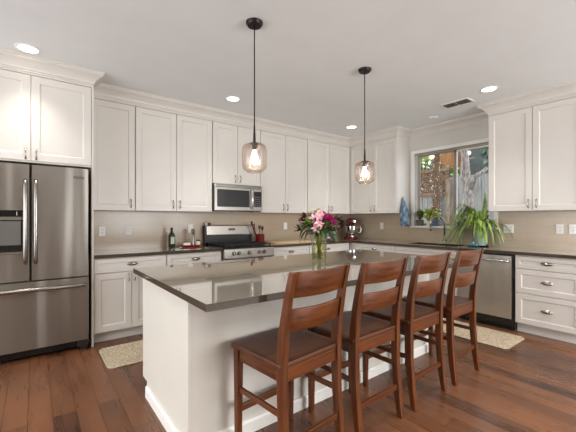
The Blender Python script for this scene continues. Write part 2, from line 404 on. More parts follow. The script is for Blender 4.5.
def cup_pull(parent, face, a, z, d, ln=.10):
    """oval half-cup bin pull"""
    mb = MB(); nu, nv = 12, 6; grid = []
    for i in range(nu+1):
        u = -1+2*i/nu; row = []
        for j in range(nv+1):
            v = j/nv*PI*.62
            e = math.sqrt(max(0, 1-u*u))
            out = -.026*e*math.sin(v)-.002; zz = z+.017*e*math.cos(v)
            p = (a+u*ln/2, d+out, zz) if face == 'A' else (d+out, a+u*ln/2, zz)
            row.append(mb.bm.verts.new(Vector(p)-Vector(parent_loc(parent))))
        grid.append(row)
    for i in range(nu):
        for j in range(nv): mb.bm.faces.new((grid[i][j], grid[i+1][j], grid[i+1][j+1], grid[i][j+1]))
    bmesh.ops.remove_doubles(mb.bm, verts=mb.bm.verts, dist=1e-5)
    # oval back plate
    ring0 = []; ring1 = []
    for k in range(20):
        u = 2*PI*k/20; 
        for q, rr in ((-.003, ring0), (0, ring1)):
            aa = a+math.cos(u)*ln*.55; zz = z+math.sin(u)*.019
            p = (aa, d+q, zz) if face == 'A' else (d+q, aa, zz)
            rr.append(tuple(Vector(p)-Vector(parent_loc(parent))))
    mb.loft([ring0, ring1])
    o = mb.build('handle', M['nickel'], parent, smooth=True)
    sm = o.modifiers.new('thick', 'SOLIDIFY'); sm.thickness = .0015
    return o
def parent_loc(o):
    v = Vector(o.location)
    while o.parent: o = o.parent; v += Vector(o.location)
    return v
def relP(mb, o):
    l = parent_loc(o)
    for v in mb.bm.verts: v.co -= l
    return mb

def upper(face, a0, a1, z0, z1, depth, label, doors, group, frieze=2.655, hz=None):
    """doors: list of (edge0, edge1, handle_a or None)"""
    name = 'upper_cabinet'
    a0, a1 = sorted((a0, a1))
    loc = ((a0+a1)/2, -depth/2, z0) if face == 'A' else (-depth/2, (a0+a1)/2, z0)
    t = thing(name, loc, label, 'cabinet', group)
    body = MB()
    B = .001
    if face == 'A': body.box(a0+B, a1-B, -depth+.022, -.001, z0, CZ-.002)
    else: body.box(-depth+.022, -.001, a0+B, a1-B, z0, CZ-.002)
    if face == 'A': body.box(a0+B, a1-B, -depth, -depth+.022, z1+.005, CZ-.002)
    else: body.box(-depth, -depth+.022, a0+B, a1-B, z1+.005, CZ-.002)
    relP(body, t).build('body', M['cab'], t)
    for (e0, e1, h) in doors:
        d = MB(); shaker(d, face, e0+.002 if e0 < e1 else e0-.002, e1-.002 if e0 < e1 else e1+.002, z0+.003, z1, -depth)
        dr = relP(d, t).build('door', M['cab'], t)
        if h is not None: bar_pull(dr, face, h, (hz if hz else z0+.085), -depth, .095)
    return t
UD = .352; UZ0, UZ1 = 1.378, 2.592
G = 'cream shaker upper cabinets'
# fridge surround
fc = thing('upper_cabinet', (-4.99, -.33, 1.80), 'deep cream cabinet with two doors directly above the refrigerator', 'cabinet', G)
relP(MB().box(-5.50, -4.505, -.633, -.001, 1.80, CZ-.002).box(-5.50, -4.505, -.655, -.633, 2.60, CZ-.002), fc).build('body', M['cab'], fc)
for e0, e1, h in ((-5.49, -4.986, -5.022), (-4.982, -4.508, -4.945)):
    d = MB(); shaker(d, 'A', e0, e1, 1.815, 2.595, -.655); dr = relP(d, fc).build('door', M['cab'], fc)
    bar_pull(dr, 'A', h, 1.875, -.655, .095)
pn = MB().box(-4.504, -4.486, -.655, -.001, .0, 1.80).box(-4.504, -4.486, -.655, -.001, 1.80, CZ-.002)
tag(pn.build('cabinet_end_panel', M['cab']), 'tall narrow cream end panel on the right side of the refrigerator', 'panel')
upper('A', -4.484, -4.028, UZ0, UZ1, UD, 'single-door cream upper cabinet next to the refrigerator', [(-4.478, -4.030, -4.075)], G)
upper('A', -4.027, -3.066, UZ0, UZ1, UD, 'wide two-door cream upper cabinet above the green bottle, left of the microwave', [(-4.024, -3.548, -3.590), (-3.546, -3.070, -3.506)], G)
upper('A', -3.065, -2.302, 1.765, UZ1, UD, 'short two-door cream upper cabinet above the microwave', [(-3.062, -2.684, -2.722), (-2.682, -2.304, -2.645)], G, hz=1.845)
upper('A', -2.301, -1.382, UZ0, UZ1, UD, 'two-door cream upper cabinet right of the microwave, above the cutting board', [(-2.298, -1.843, -1.883), (-1.841, -1.385, -1.803)], G)
upper('A', -1.381, -.354, UZ0, UZ1, UD, 'two-door cream upper cabinet on the range wall ending in the corner', [(-1.378, -.868, -.908), (-.866, -.356, -.828)], G)
upper('B', -.355, -1.34, UZ0, UZ1, UD, 'two-door cream upper cabinet between the corner and the window', [(-.356, -.868, -.828), (-.870, -1.337, -.910)], G)
upper('B', -2.685, -3.63, UZ0, UZ1, UD, 'two-door cream upper cabinet right of the window', [(-2.688, -3.156, -3.118), (-3.158, -3.626, -3.198)], G)

GB = 'cream shaker base cabinets'
FD = .63
def base(face, a0, a1, label, drawers, doors, end=None, group=GB):
    """drawers: (a0,a1,z0,z1,pull) ; doors: (a0,a1,handle_a)"""
    lo, hi = sorted((a0, a1))
    loc = ((lo+hi)/2, -.3, 0) if face == 'A' else (-.3, (lo+hi)/2, 0)
    t = thing('base_cabinet', loc, label, 'cabinet', group)
    B = .001; b_ = MB()
    if 'sink' in label and 'left of' not in label: b_.box(-FD+.021, -.02, lo+B, hi-B, .105, .69).box(-FD+.021, -.56, lo+B, hi-B, .69, .875).box(-.555, -.02, lo+B, hi-B, 0, .105)
    elif face == 'A': b_.box(lo+B, hi-B, -FD+.021, -.02, .105, .875).box(lo+B, hi-B, -.555, -.02, 0, .105)
    else: b_.box(-FD+.021, -.02, lo+B, hi-B, .105, .875).box(-.555, -.02, lo+B, hi-B, 0, .105)
    relP(b_, t).build('body', M['cab'], t)
    for (e0, e1, z0, z1) in drawers:
        d = MB(); shaker(d, face, min(e0, e1)+.002, max(e0, e1)-.002, z0, z1, -FD, rail=.042 if z1-z0 < .2 else .055)
        dr = relP(d, t).build('drawer', M['cab'], t); cup_pull(dr, face, (e0+e1)/2, (z0+z1)/2+.005, -FD)
    for (e0, e1, h) in doors:
        d = MB(); shaker(d, face, min(e0, e1)+.002, max(e0, e1)-.002, .115, .715, -FD)
        dr = relP(d, t).build('door', M['cab'], t); bar_pull(dr, face, h, .66, -FD, .08)
    return t
base('A', -4.485, -3.755, 'cream base cabinet with drawer over two doors beside the refrigerator', [(-4.48, -3.758, .725, .865)], [(-4.48, -4.125, -4.155), (-4.123, -3.758, -4.095)])
base('A', -3.754, -3.068, 'cream base cabinet left of the range under the red tray', [(-3.751, -3.07, .725, .865)], [(-3.751, -3.412, -3.45), (-3.41, -3.07, -3.37)])
base('A', -2.292, -1.585, 'cream base cabinet right of the range under the cutting board', [(-2.288, -1.588, .725, .865)], [(-2.288, -1.94, -1.975), (-1.938, -1.588, -1.90)])
base('A', -1.584, -.66, 'cream base cabinet on the range wall nearest the corner', [(-1.58, -.80, .725, .865)], [(-1.58, -1.19, -1.225), (-1.188, -.80, -1.15)])
base('B', -.02, -1.50, 'cream corner base cabinet left of the sink', [(-.72, -1.497, .725, .865)], [(-.72, -1.108, -1.07), (-1.11, -1.497, -1.15)])
base('B', -1.501, -2.436, 'cream sink base cabinet under the window', [], [(-1.504, -1.968, -1.93), (-1.970, -2.433, -2.01)])
t = base('B', -3.072, -3.69, 'cream three-drawer base cabinet right of the dishwasher', [(-3.076, -3.66, .727, .862), (-3.076, -3.66, .455, .720), (-3.076, -3.66, .115, .448)], [])
# false front on the sink base
for o in list(COL.objects):
    if o.get('label', '').startswith('cream sink base'):
        d = MB(); shaker(d, 'B', -2.431, -1.506, .727, .862, -FD, rail=.042); relP(d, o).build('false_front', M['cab'], o)

# countertops
def counter(name, pts_list, label, hole=None):
    mb = MB()
    for (x0, x1, y0, y1) in pts_list: mb.box(x0, x1, y0, y1, .878, .914)
    o = mb.build(name, [M['quartz'], M['quartz_edge_shaded']])
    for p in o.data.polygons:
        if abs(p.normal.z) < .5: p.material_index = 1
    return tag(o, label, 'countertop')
counter('countertop', [(-4.484, -3.066, -.655, -.009)], 'grey brown quartz countertop left of the range')
counter('countertop', [(-2.296, -.655, -.655, -.009), (-.655, -.009, -1.60, -.009), (-.655, -.52, -2.36, -1.60), (-.13, -.009, -2.36, -1.60), (-.655, -.009, -3.70, -2.36)], 'L-shaped grey brown quartz countertop with the sink, running round the corner')
snk = thing('kitchen_sink', (-.325, -1.98, .70), 'dark undermount sink in the countertop below the window', 'sink')
sb = MB().box(-.53, -.525, -2.36, -1.60, .70, .877).box(-.13, -.125, -2.36, -1.60, .70, .877).box(-.53, -.125, -2.365, -2.36, .70, .877).box(-.53, -.125, -1.60, -1.595, .70, .877).box(-.53, -.125, -2.365, -1.595, .695, .70)
relP(sb, snk).build('basin', mat('sink_dark', (78, 72, 66), .35, .3), snk)
relP(MB().lathe([(.04, .701), (.04, .705), (.02, .705), (.0, .703)], (-.325, -1.98, 0)), snk).build('drain', M['chrome'], snk)

# ---------------------------------------------------------------- island
IX0, IX1, IY0, IY1 = -4.375, -1.83, -3.15, -1.83
io = MB().box(IX0, IX1, IY0, IY1, .880, .914).build('countertop', [M['quartz'], M['quartz_edge_shaded']], bevel=0)
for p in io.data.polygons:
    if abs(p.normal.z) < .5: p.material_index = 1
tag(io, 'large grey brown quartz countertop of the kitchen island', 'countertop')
it = thing('kitchen_island', (-3.1, -2.3, 0), 'cream painted kitchen island base under the large quartz top', 'kitchen island')
def isl(mb, n, m=None, **k): return relP(mb, it).build(n, m or M['island'], it, **k)
isl(MB().box(-4.288, -1.93, -2.745, -1.86, .10, .879).box(-4.288, -1.93, -2.745, -1.95, 0, .10), 'body')
ep = MB(); q = [(-2.765, 0), (-1.955, 0), (-1.955, .10), (-1.845, .10), (-1.845, .879), (-2.765, .879)]
isl(MB().loft([[(-4.31, y, z) for y, z in q], [(-4.289, y, z) for y, z in q]]), 'end_panel')
isl(MB().loft([[(-1.929, y, z) for y, z in q], [(-1.908, y, z) for y, z in q]]), 'end_panel')
isl(MB().box(-4.288, -1.93, -2.765, -2.746, 0, .879), 'back_panel')
bq = [(0, 0), (.016, 0), (.016, .068), (.009, .080), (0, .080)]
bb = MB()
bb.loft([[(-4.311-o, -1.975, z) for o, z in bq], [(-4.311-o, -2.766-o, z) for o, z in bq], [(-1.907+o, -2.766-o, z) for o, z in bq], [(-1.907+o, -1.975, z) for o, z in bq]])
isl(bb, 'baseboard', M['trimw'])
for i in range(5):
    x0 = -4.28+i*.468; d = MB(); shaker(d, 'A', x0, x0+.464, .12, .72, -1.84)
    for v in d.bm.verts: v.co.y = -1.84-(v.co.y+1.84)
    dd = isl(d, 'door')
    d = MB(); shaker(d, 'A', x0, x0+.464, .727, .87, -1.84, rail=.04)
    for v in d.bm.verts: v.co.y = -1.84-(v.co.y+1.84)
    isl(d, 'drawer')

# ---------------------------------------------------------------- refrigerator
FR = thing('refrigerator', (-4.985, -.36, 0), 'large stainless steel french-door refrigerator with bottom freezer drawer', 'refrigerator')
def fr(mb, n, m, p=None, **k): return relP(mb, p or FR).build(n, m, p or FR, **k)
fr(MB().box(-5.44, -4.53, -.62, -.03, .02, 1.775), 'body', M['steeldark'])
def sdoor(x0, x1, z0, z1, y0=-.70, y1=-.63):
    mb = MB(); n = 10; secs = []
    for z in (z0, z1):
        ring = [(x0, y1, z), (x0, y0+.014, z)]
        for i in range(n+1):
            t = i/n; x = x0+.008+(x1-x0-.016)*t
            ring.append((x, y0-.006*math.sin(PI*t)+.004, z))
        ring += [(x1, y0+.014, z), (x1, y1, z)]
        secs.append(ring)
    return mb.loft(secs)
ld = fr(sdoor(-5.438, -4.989, .724, 1.772), 'door', M['steel'], smooth='auto')
rd = fr(sdoor(-4.981, -4.532, .724, 1.772), 'door', M['steel'], smooth='auto')
fdw = fr(sdoor(-5.438, -4.532, .10, .712), 'freezer_drawer', M['steel'], smooth='auto')
def fhandle(pts, p, r=.016):
    fr(MB().tube(pts, r, 12), 'handle', M['steelflat'], p, smooth=True)
for xh, p in ((-5.022, ld), (-4.948, rd)):
    fhandle([(xh, -.70, .885), (xh, -.735, .90), (xh, -.752, .95), (xh, -.762, 1.1), (xh, -.765, 1.25), (xh, -.762, 1.42), (xh, -.752, 1.57), (xh, -.735, 1.615), (xh, -.70, 1.63)], p)
fhandle([(-5.40, -.70, .640), (-5.385, -.74, .643), (-5.30, -.757, .645), (-4.985, -.768, .648), (-4.66, -.757, .645), (-4.585, -.74, .643), (-4.57, -.70, .640)], fdw, .019)
fr(MB().box(-5.26, -5.042, -.708, -.69, 1.30, 1.358), 'control_panel', M['blackglass'], ld)
ds = MB().box(-5.26, -5.042, -.7045, -.69, .975, 1.272)
fr(ds, 'dispenser_recess', M['black'], ld)
fr(MB().box(-5.25, -5.055, -.708, -.7046, 1.05, 1.262), 'dispenser_back', mat('dispenser_grey', (120, 118, 114), .3, .6), ld)
fr(MB().box(-5.26, -5.042, -.715, -.69, .972, .99), 'drip_tray', M['steelflat'], ld)
fr(MB().box(-5.262, -5.04, -.711, -.69, 1.272, 1.30), 'panel_trim', M['steelflat'], ld)
fr(MB().box(-5.085, -5.08, -.7095, -.708, 1.312, 1.345), 'indicator', mat('indicator_white', (200, 204, 206), .3), ld)
nb = MB().box(-4.66, -4.575, -.7065, -.69, 1.672, 1.692); fr(nb, 'badge', M['steeldark'], rd)
nb = MB()
for i in range(7): nb.box(-4.654+i*.0105, -4.6475+i*.0105, -.7075, -.7065, 1.678, 1.687)
fr(nb, 'badge_lettering', M['chrome'], rd)
fr(MB().box(-5.43, -4.62, -.655, -.60, .03, .092), 'kick_grille', M['black'])
fr(MB().box(-4.625, -4.535, -.69, -.60, .035, .095).box(-4.60, -4.545, -.672, -.60, 0, .036), 'foot', M['steeldark'])
fr(MB().box(-5.43, -5.35, -.672, -.60, 0, .036), 'foot', M['steeldark'])

# ---------------------------------------------------------------- dishwasher
DW = thing('dishwasher', (-.33, -2.754, 0), 'stainless steel dishwasher with bar handle right of the sink', 'dishwasher')
def dw(mb, n, m, p=None, **k): return relP(mb, p or DW).build(n, m, p or DW, **k)
dw(MB().box(-.612, -.03, -3.068, -2.440, .015, .874), 'body', M['black'])
dd = dw(MB().box(-.645, -.613, -3.045, -2.452, .135, .855, .004), 'door', M['steeldw_lit'])
dw(MB().box(-.56, -.545, -3.06, -2.45, 0, .10), 'toe_kick', M['cab'])
dw(MB().tube([(-.645, -3.02, .795), (-.685, -3.01, .798), (-.692, -2.95, .80), (-.695, -2.75, .802), (-.692, -2.55, .80), (-.685, -2.49, .798), (-.645, -2.48, .795)], .014, 10), 'handle', M['chrome'], dd, smooth=True)

# ---------------------------------------------------------------- range
RG = thing('gas_range', (-2.681, -.35, 0), 'freestanding stainless gas range with black cast iron grates', 'stove')
def rg(mb, n, m, p=None, **k): return relP(mb, p or RG).build(n, m, p or RG, **k)
RX0, RX1 = -3.062, -2.300
rg(MB().box(RX0, RX1, -.655, -.02, .03, .895), 'body', M['steeldark'])
rg(MB().box(RX0, RX1, -.70, -.02, .896, .914, .003), 'cooktop', M['black'])
cp = rg(MB().loft([[(x, -.655, .765), (x, -.70, .765), (x, -.705, .78), (x, -.695, .893), (x, -.655, .893)] for x in (RX0, RX1)]), 'control_panel', M['steelflat'])
for xk in (-2.929, -2.853, -2.699, -2.543, -2.463):
    kb = rg(MB().lathe([(.024, -.704), (.024, -.712), (.019, -.722), (.017, -.735), (.0, -.737)], (xk, 0, .838), 20, 'Y'), 'knob', M['steelflat'], smooth='auto')
    rg(MB().box(xk-.003, xk+.003, -.739, -.737, .828, .856), 'pointer', M['black'], kb)
od = rg(MB().box(RX0+.004, RX1-.004, -.695, -.656, .20, .758, .004), 'oven_door', M['steelflat'])
rg(MB().box(RX0+.10, RX1-.10, -.698, -.69, .34, .62), 'oven_window', M['blackglass'], od)
rg(MB().tube([(RX0+.06, -.695, .725), (RX0+.06, -.74, .725), (RX1-.06, -.74, .725), (RX1-.06, -.695, .725)], .012, 10), 'handle', M['chrome'], od, smooth=True)
rg(MB().box(RX0+.004, RX1-.004, -.69, -.656, .05, .19, .004), 'storage_drawer', M['steelflat'])
bgd = MB().box(RX0, RX1, -.10, -.02, .914, 1.185); rg(bgd, 'backguard', M['black'])
fp = rg(MB().loft([[(x, -.10, 1.045), (x, -.115, 1.045), (x, -.118, 1.06), (x, -.108, 1.18), (x, -.10, 1.188), (x, -.03, 1.188), (x, -.03, 1.045)] for x in (RX0+.02, RX1-.02)]), 'display_panel', M['steelflat'])
rg(MB().box(RX1-.02, RX1+.002, -.118, -.02, .914, 1.186), 'end_cap', M['steelflat'])
rg(MB().box(-2.70, -2.60, -.1185, -.112, 1.115, 1.145), 'clock_display', M['blackglass'], fp)
rg(MB().box(-2.69, -2.61, -.1192, -.1185, 1.122, 1.126), 'clock_marks', mat('display_marks', (150, 158, 160), .4), fp)
for bx in (-2.90, -2.46):
    for by in (-.52, -.24):
        b_ = rg(MB().lathe([(.055, .914), (.055, .921), (.034, .923), (.034, .931), (.03, .934), (0, .934)], (bx, by, 0), 20), 'burner', M['blackmatte'], smooth='auto')
rg(MB().lathe([(.05, .914), (.05, .921), (.03, .923), (.03, .931), (0, .932)], (-2.681, -.38, 0), 20), 'burner', M['blackmatte'], smooth='auto')
for gx0, gx1 in ((RX0+.03, -2.815), (-2.805, -2.557), (-2.547, RX1-.03)):
    g = MB(); z = .946
    for yy in (-.655, -.52, -.38, -.24, -.125): g.box(gx0, gx1, yy-.006, yy+.006, z-.012, z)
    for xx in (gx0+.006, (gx0+gx1)/2, gx1-.006): g.box(xx-.006, xx+.006, -.655, -.125, z-.012, z+.001)
    for xx in (gx0+.008, gx1-.008):
        for yy in (-.65, -.38, -.13): g.box(xx-.007, xx+.007, yy-.007, yy+.007, .914, z-.01)
    rg(g, 'grate', M['blackmatte'], bevel=.002)

# ---------------------------------------------------------------- microwave
MW = thing('microwave', (-2.683, -.2, 1.392), 'stainless over-the-range microwave mounted above the gas range', 'microwave')
def mw(mb, n, m, p=None, **k): return relP(mb, p or MW).build(n, m, p or MW, **k)
mw(MB().box(-3.062, -2.305, -.375, -.002, 1.392, 1.764), 'body', M['black'])
mw(MB().box(-3.062, -2.305, -.40, -.376, 1.718, 1.762, .002), 'vent_strip', M['steelflat'])
v = MB()
for i in range(5): v.box(-3.04, -2.33, -.4015, -.40, 1.726+i*.007, 1.729+i*.007)
mw(v, 'vent_slots', M['steeldark'])
md = mw(MB().box(-3.060, -2.463, -.405, -.376, 1.398, 1.715, .004), 'door', M['steelflat'])
mw(MB().box(-3.022, -2.525, -.4075, -.40, 1.448, 1.685), 'window', M['blackglass'], md)
mw(MB().tube([(-2.495, -.405, 1.43), (-2.495, -.435, 1.45), (-2.495, -.447, 1.56), (-2.495, -.435, 1.675), (-2.495, -.405, 1.695)], .010, 10), 'handle', M['chrome'], md, smooth=True)
mp_ = mw(MB().box(-2.460, -2.307, -.405, -.376, 1.398, 1.715, .003), 'control_panel', M['steelflat'])
mw(MB().box(-2.448, -2.322, -.4075, -.40, 1.455, 1.675), 'keypad', M['blackglass'], mp_)
kk = MB()
for i in range(3):
    for j in range(5): kk.box(-2.436+i*.036, -2.412+i*.036, -.408, -.4075, 1.468+j*.03, 1.482+j*.03)
mw(kk, 'buttons', mat('button_print', (92, 92, 92), .5), mp_)

# ---------------------------------------------------------------- counter stools
def rect_tube(path, wx, wy):
    """square bar following points (x,y,z); cross-section in x and y, wy may vary"""
    secs = []
    for i, (x, y, z) in enumerate(path):
        a = wx[i] if isinstance(wx, list) else wx; b_ = wy[i] if isinstance(wy, list) else wy
        secs.append([(x-a/2, y-b_/2, z), (x+a/2, y-b_/2, z), (x+a/2, y+b_/2, z), (x-a/2, y+b_/2, z)])
    return MB().loft(secs)
def make_stool(loc, label):
    t = thing('counter_stool', loc, label, 'stool', 'dark wooden counter stools along the island')
    W = .222; HF = .395     # half width; origin at floor below rear line; front toward +Y
    ZS = .592
    def yb(z):   # rear leg centreline
        P = [(0, -.036), (.15, -.015), (.35, .002), (.6, .006), (.75, -.008), (.9, -.036), (1.04, -.070)]
        for (z0, y0), (z1, y1) in zip(P, P[1:]):
            if z <= z1:
                u = (z-z0)/(z1-z0); return y0+(y1-y0)*u
        return P[-1][1]
    zs = [0, .08, .15, .25, .35, .45, .55, .62, .68, .75, .82, .9, .97, 1.035]
    for s in (-1, 1):
        o = rect_tube([(s*(W-.018), yb(z), z) for z in zs], [.032, .034, .036, .036, .036, .036, .036, .036, .036, .035, .034, .032, .030, .028], [.034, .038, .042, .044, .046, .048, .050, .050, .048, .045, .042, .038, .034, .030]).build('rear_leg', M['wz'], t, bevel=.004)
        rect_tube([(s*(W-.022), HF-.02, 0), (s*(W-.022), HF-.022, .3), (s*(W-.022), HF-.022, ZS-.03)], [.030, .036, .040], [.030, .036, .040]).build('front_leg', M['wz'], t, bevel=.003)
        MB().box(s*(W-.022)-.009, s*(W-.022)+.009, .02, HF-.04, ZS-.095, ZS-.028).build('side_apron', M['wy'], t, bevel=.002)
        MB().box(s*(W-.022)-.009, s*(W-.022)+.009, .02, HF-.04, .325, .353).build('side_stretcher', M['wy'], t, bevel=.003)
    MB().box(-W+.04, W-.04, HF-.032, HF-.012, ZS-.095, ZS-.028).build('front_apron', M['wx'], t, bevel=.002)
    MB().box(-W+.035, W-.035, -.006, .014, ZS-.095, ZS-.028).build('rear_apron', M['wx'], t, bevel=.002)
    MB().box(-W+.04, W-.04, HF-.034, HF-.010, .205, .24).build('front_stretcher', M['wx'], t, bevel=.003)
    MB().box(-W+.035, W-.035, yb(.2)-.010, yb(.2)+.010, .180, .212).build('rear_stretcher', M['wx'], t, bevel=.003)
    # saddle seat: slightly dished panel
    mb = MB(); nx, ny = 12, 10; top = []; bot = []
    for j in range(ny+1):
        y = -.008+(HF+.012+.008)*j/ny
        for row, base_ in ((top, ZS), (bot, ZS-.028)):
            rr = []
            for i in range(nx+1):
                u = -1+2*i/nx; x = u*(W+.006)
                dip = .008*(1-u*u)*math.sin(PI*j/ny)**.7 if base_ == ZS and 0 < j < ny else 0
                rr.append(mb.bm.verts.new((x, y, base_-dip)))
            row.append(rr)
    for j in range(ny):
        for i in range(nx):
            mb.bm.faces.new((top[j][i], top[j][i+1], top[j+1][i+1], top[j+1][i])); mb.bm.faces.new((bot[j][i], bot[j+1][i], bot[j+1][i+1], bot[j][i+1]))
    for i in range(nx):
        mb.bm.faces.new((top[0][i], bot[0][i], bot[0][i+1], top[0][i+1])); mb.bm.faces.new((top[ny][i], top[ny][i+1], bot[ny][i+1], bot[ny][i]))
    for j in range(ny):
        mb.bm.faces.new((top[j][0], top[j+1][0], bot[j+1][0], bot[j][0])); mb.bm.faces.new((top[j][nx], bot[j][nx], bot[j+1][nx], top[j+1][nx]))
    mb.build('seat', M['wseat'], t, smooth='auto', bevel=.003)
    # curved rails
    def rail(name, z0, z1, bow=.034):
        secs = []; n = 12; hw = W-.034
        for i in range(n+1):
            u = -1+2*i/n; x = u*hw; by = -bow*(1-u*u); th = .018
            secs.append([(x, yb(z0)+by-th/2, z0), (x, yb(z0)+by+th/2, z0), (x, yb(z1)+by+th/2, z1), (x, yb(z1)+by-th/2, z1)])
        MB().loft(secs).build(name, M['wx'], t, smooth='auto', bevel=.002)
    rail('top_rail', .908, 1.034); rail('back_slat', .742, .852)
    return t
s1 = make_stool((-3.820, -3.205, 0), 'dark brown wooden counter stool at the left end, nearest the viewer')
s1.rotation_euler.z = .10
for x, lb in ((-3.290, 'dark brown wooden counter stool, second from the left end of the island'), (-2.738, 'dark brown wooden counter stool, third along, second from the dishwasher end'), (-2.180, 'dark brown wooden counter stool farthest from viewer, closest to the dishwasher')):
    c = copy_tree(s1); c.location.x = x; c.rotation_euler.z = .02; tag(c, lb)

# ---------------------------------------------------------------- pendant lights
def pendant(x, y, label):
    t = thing('pendant_light', (x, y, 1.622), label, 'pendant light', 'smoked glass pendant lights')
    H = CZ-1.622
    MB().lathe([(.0, H-.03), (.05, H-.028), (.062, H-.012), (.063, H-.001)], n=32).build('canopy', M['bronze'], t, smooth='auto')
    MB().lathe([(.0045, .20), (.0045, H-.03)], n=10).build('rod', M['bronze'], t, smooth=True)
    MB().lathe([(.010, .21), (.010, .25), (.006, .35), (.0045, .35)], n=14).build('stem_sleeve', M['bronze'], t, smooth='auto')
    MB().lathe([(.0, .222), (.036, .221), (.036, .211), (.02, .208), (.018, .17), (.0, .17)], n=24).build('socket', M['bronze'], t, smooth='auto')
    pr = [(.034, .216), (.055, .214), (.076, .207), (.088, .192), (.0925, .168), (.0935, .11), (.0925, .055), (.087, .036), (.074, .020), (.058, .012), (.054, .004), (.050, .002), (.046, .004)]
    MB().lathe(pr, n=40, cap=False).build('glass_shade', M['pglass'], t, smooth=True)
    MB().lathe([(.0, .170), (.014, .168), (.015, .15), (.024, .125), (.029, .102), (.025, .080), (.012, .064), (.0, .06)], n=20).build('bulb', M['bulb'], t, smooth=True)
    l = bpy.data.lights.new('pendant_bulb', 'POINT'); l.energy = 4; l.color = (1, .88, .72); l.shadow_soft_size = .04
    lo = bpy.data.objects.new('pendant_bulb', l); COL.objects.link(lo); lo.location = (x, y, 1.72)
pendant(-3.662, -2.384, 'smoked seeded glass pendant on a black rod, nearer the refrigerator')
pendant(-2.402, -2.380, 'smoked seeded glass pendant on a black rod, nearer the sink window')

# ---------------------------------------------------------------- recessed lights and ceiling fittings
rls = [(-5.003, -.885, 'round white recessed ceiling light above the refrigerator'), (-3.049, -.899, 'round white recessed ceiling light in front of the range microwave'),
       (-.975, -.942, 'round white recessed ceiling light near the far corner'), (-.912, -2.913, 'round white recessed ceiling light before the right-hand upper cabinet')]
for x, y, lb in rls:
    t = thing('recessed_light', (x, y, CZ-.004), lb, 'ceiling light', 'recessed ceiling lights')
    MB().lathe([(.070, .004), (.072, -.003), (.088, -.003), (.092, .0035)], n=36, cap=False).build('trim_ring', M['white'], t, smooth=True)
    MB().lathe([(0, .001), (.071, .001), (.071, .003), (0, .003)], n=36).build('lens', M['lamp'], t)
    l = bpy.data.lights.new('recessed_or_fill_spot', 'SPOT'); l.energy = 42; l.color = (1, .97, .925); l.spot_size = math.radians(92); l.spot_blend = 1; l.shadow_soft_size = .12
    lo = bpy.data.objects.new('recessed_or_fill_spot', l); COL.objects.link(lo); lo.location = (x, y, CZ-.03)
for x, y in ((-3.0, -3.6), (-1.0, -4.9), (-3.0, -5.6), (-5.0, -5.0), (-7.0, -4.9), (-6.9, -2.9), (-5.6, -3.2)):   # unseen fill spots without fittings, added to brighten counters and floor
    l = bpy.data.lights.new('recessed_or_fill_spot', 'SPOT'); l.energy = 84; l.color = (1, .98, .945); l.spot_size = math.radians(150); l.spot_blend = 1; l.shadow_soft_size = .25
    lo = bpy.data.objects.new('recessed_or_fill_spot', l); COL.objects.link(lo); lo.location = (x, y, CZ-.03)
vt = thing('ceiling_vent', (-.745, -2.48, CZ-.008), 'small rectangular white ceiling vent near the window', 'vent')
MB().box(-.10, .10, -.17, .17, .0, .008, .002).build('frame', M['white'], vt)
v = MB()
for i in range(2):
    for j in range(7): v.box(-.07+j*.021, -.058+j*.021, -.15+i*.155, -.005+i*.155, -.0025, 0)
v.build('louvres', M['outletdark'], vt)
tag(MB().lathe([(0, -.012), (.05, -.012), (.06, -.004), (.062, 0)], (-.407, -1.99, CZ), 28).build('smoke_detector', M['white'], smooth='auto'), 'small round white fitting on the ceiling above the window', 'detector')

# ---------------------------------------------------------------- outlets
def outlet(face, a, z, gangs, label, dark=True, rot=False, double=None):
    loc = (a, -.010, z) if face == 'A' else (-.010, a, z)
    t = thing('wall_outlet', loc, label, 'outlet', 'white wall outlets and switches', rz=0 if face == 'A' else -PI/2)
    w_ = .07 if gangs == 1 else .118
    MB().box(-w_/2, w_/2, -.006, .0, -.058, .058, .002).build('cover_plate', M['white'], t)
    for g in range(gangs):
        cx = 0 if gangs == 1 else (-.027+g*.054)
        if double == 'switch' or (double == 'mixed' and g == 0): 
            MB().box(cx-.016, cx+.016, -.009, -.006, -.033, .033, .001).build('rocker_switch', M['white'] if double == 'switch' else M['outletdark'], t)
        else:
            r = MB().box(cx-.017, cx+.017, -.008, -.006, -.035, .035).build('receptacle', M['white'], t)
            m_ = MB()
            for zz in (-.018, .018): m_.box(cx-.008, cx-.005, -.0086, -.008, zz-.006, zz+.006).box(cx+.005, cx+.008, -.0086, -.008, zz-.006, zz+.006)
            m_.build('slots', M['outletdark'], r)
outlet('A', -4.319, 1.135, 1, 'white wall outlet closest to the refrigerator', double=None)
outlet('A', -4.034, 1.145, 1, 'white wall outlet second from the refrigerator, left of the green bottle')
outlet('A', -3.235, 1.15, 1, 'white wall switch behind the pepper mill and red tray', double='switch')
outlet('A', -1.584, 1.165, 1, 'white wall switch above the cutting board', double='switch')
outlet('B', -.80, 1.16, 1, 'white wall outlet between the corner and the blue towel')
outlet('B', -2.80, 1.155, 2, 'wide white outlet plate right of the big green plant')
outlet('B', -3.335, 1.163, 1, 'white outlet plate above the three-drawer cabinet, left one of two')
outlet('B', -3.455, 1.163, 1, 'white outlet plate above the three-drawer cabinet, right one of two')

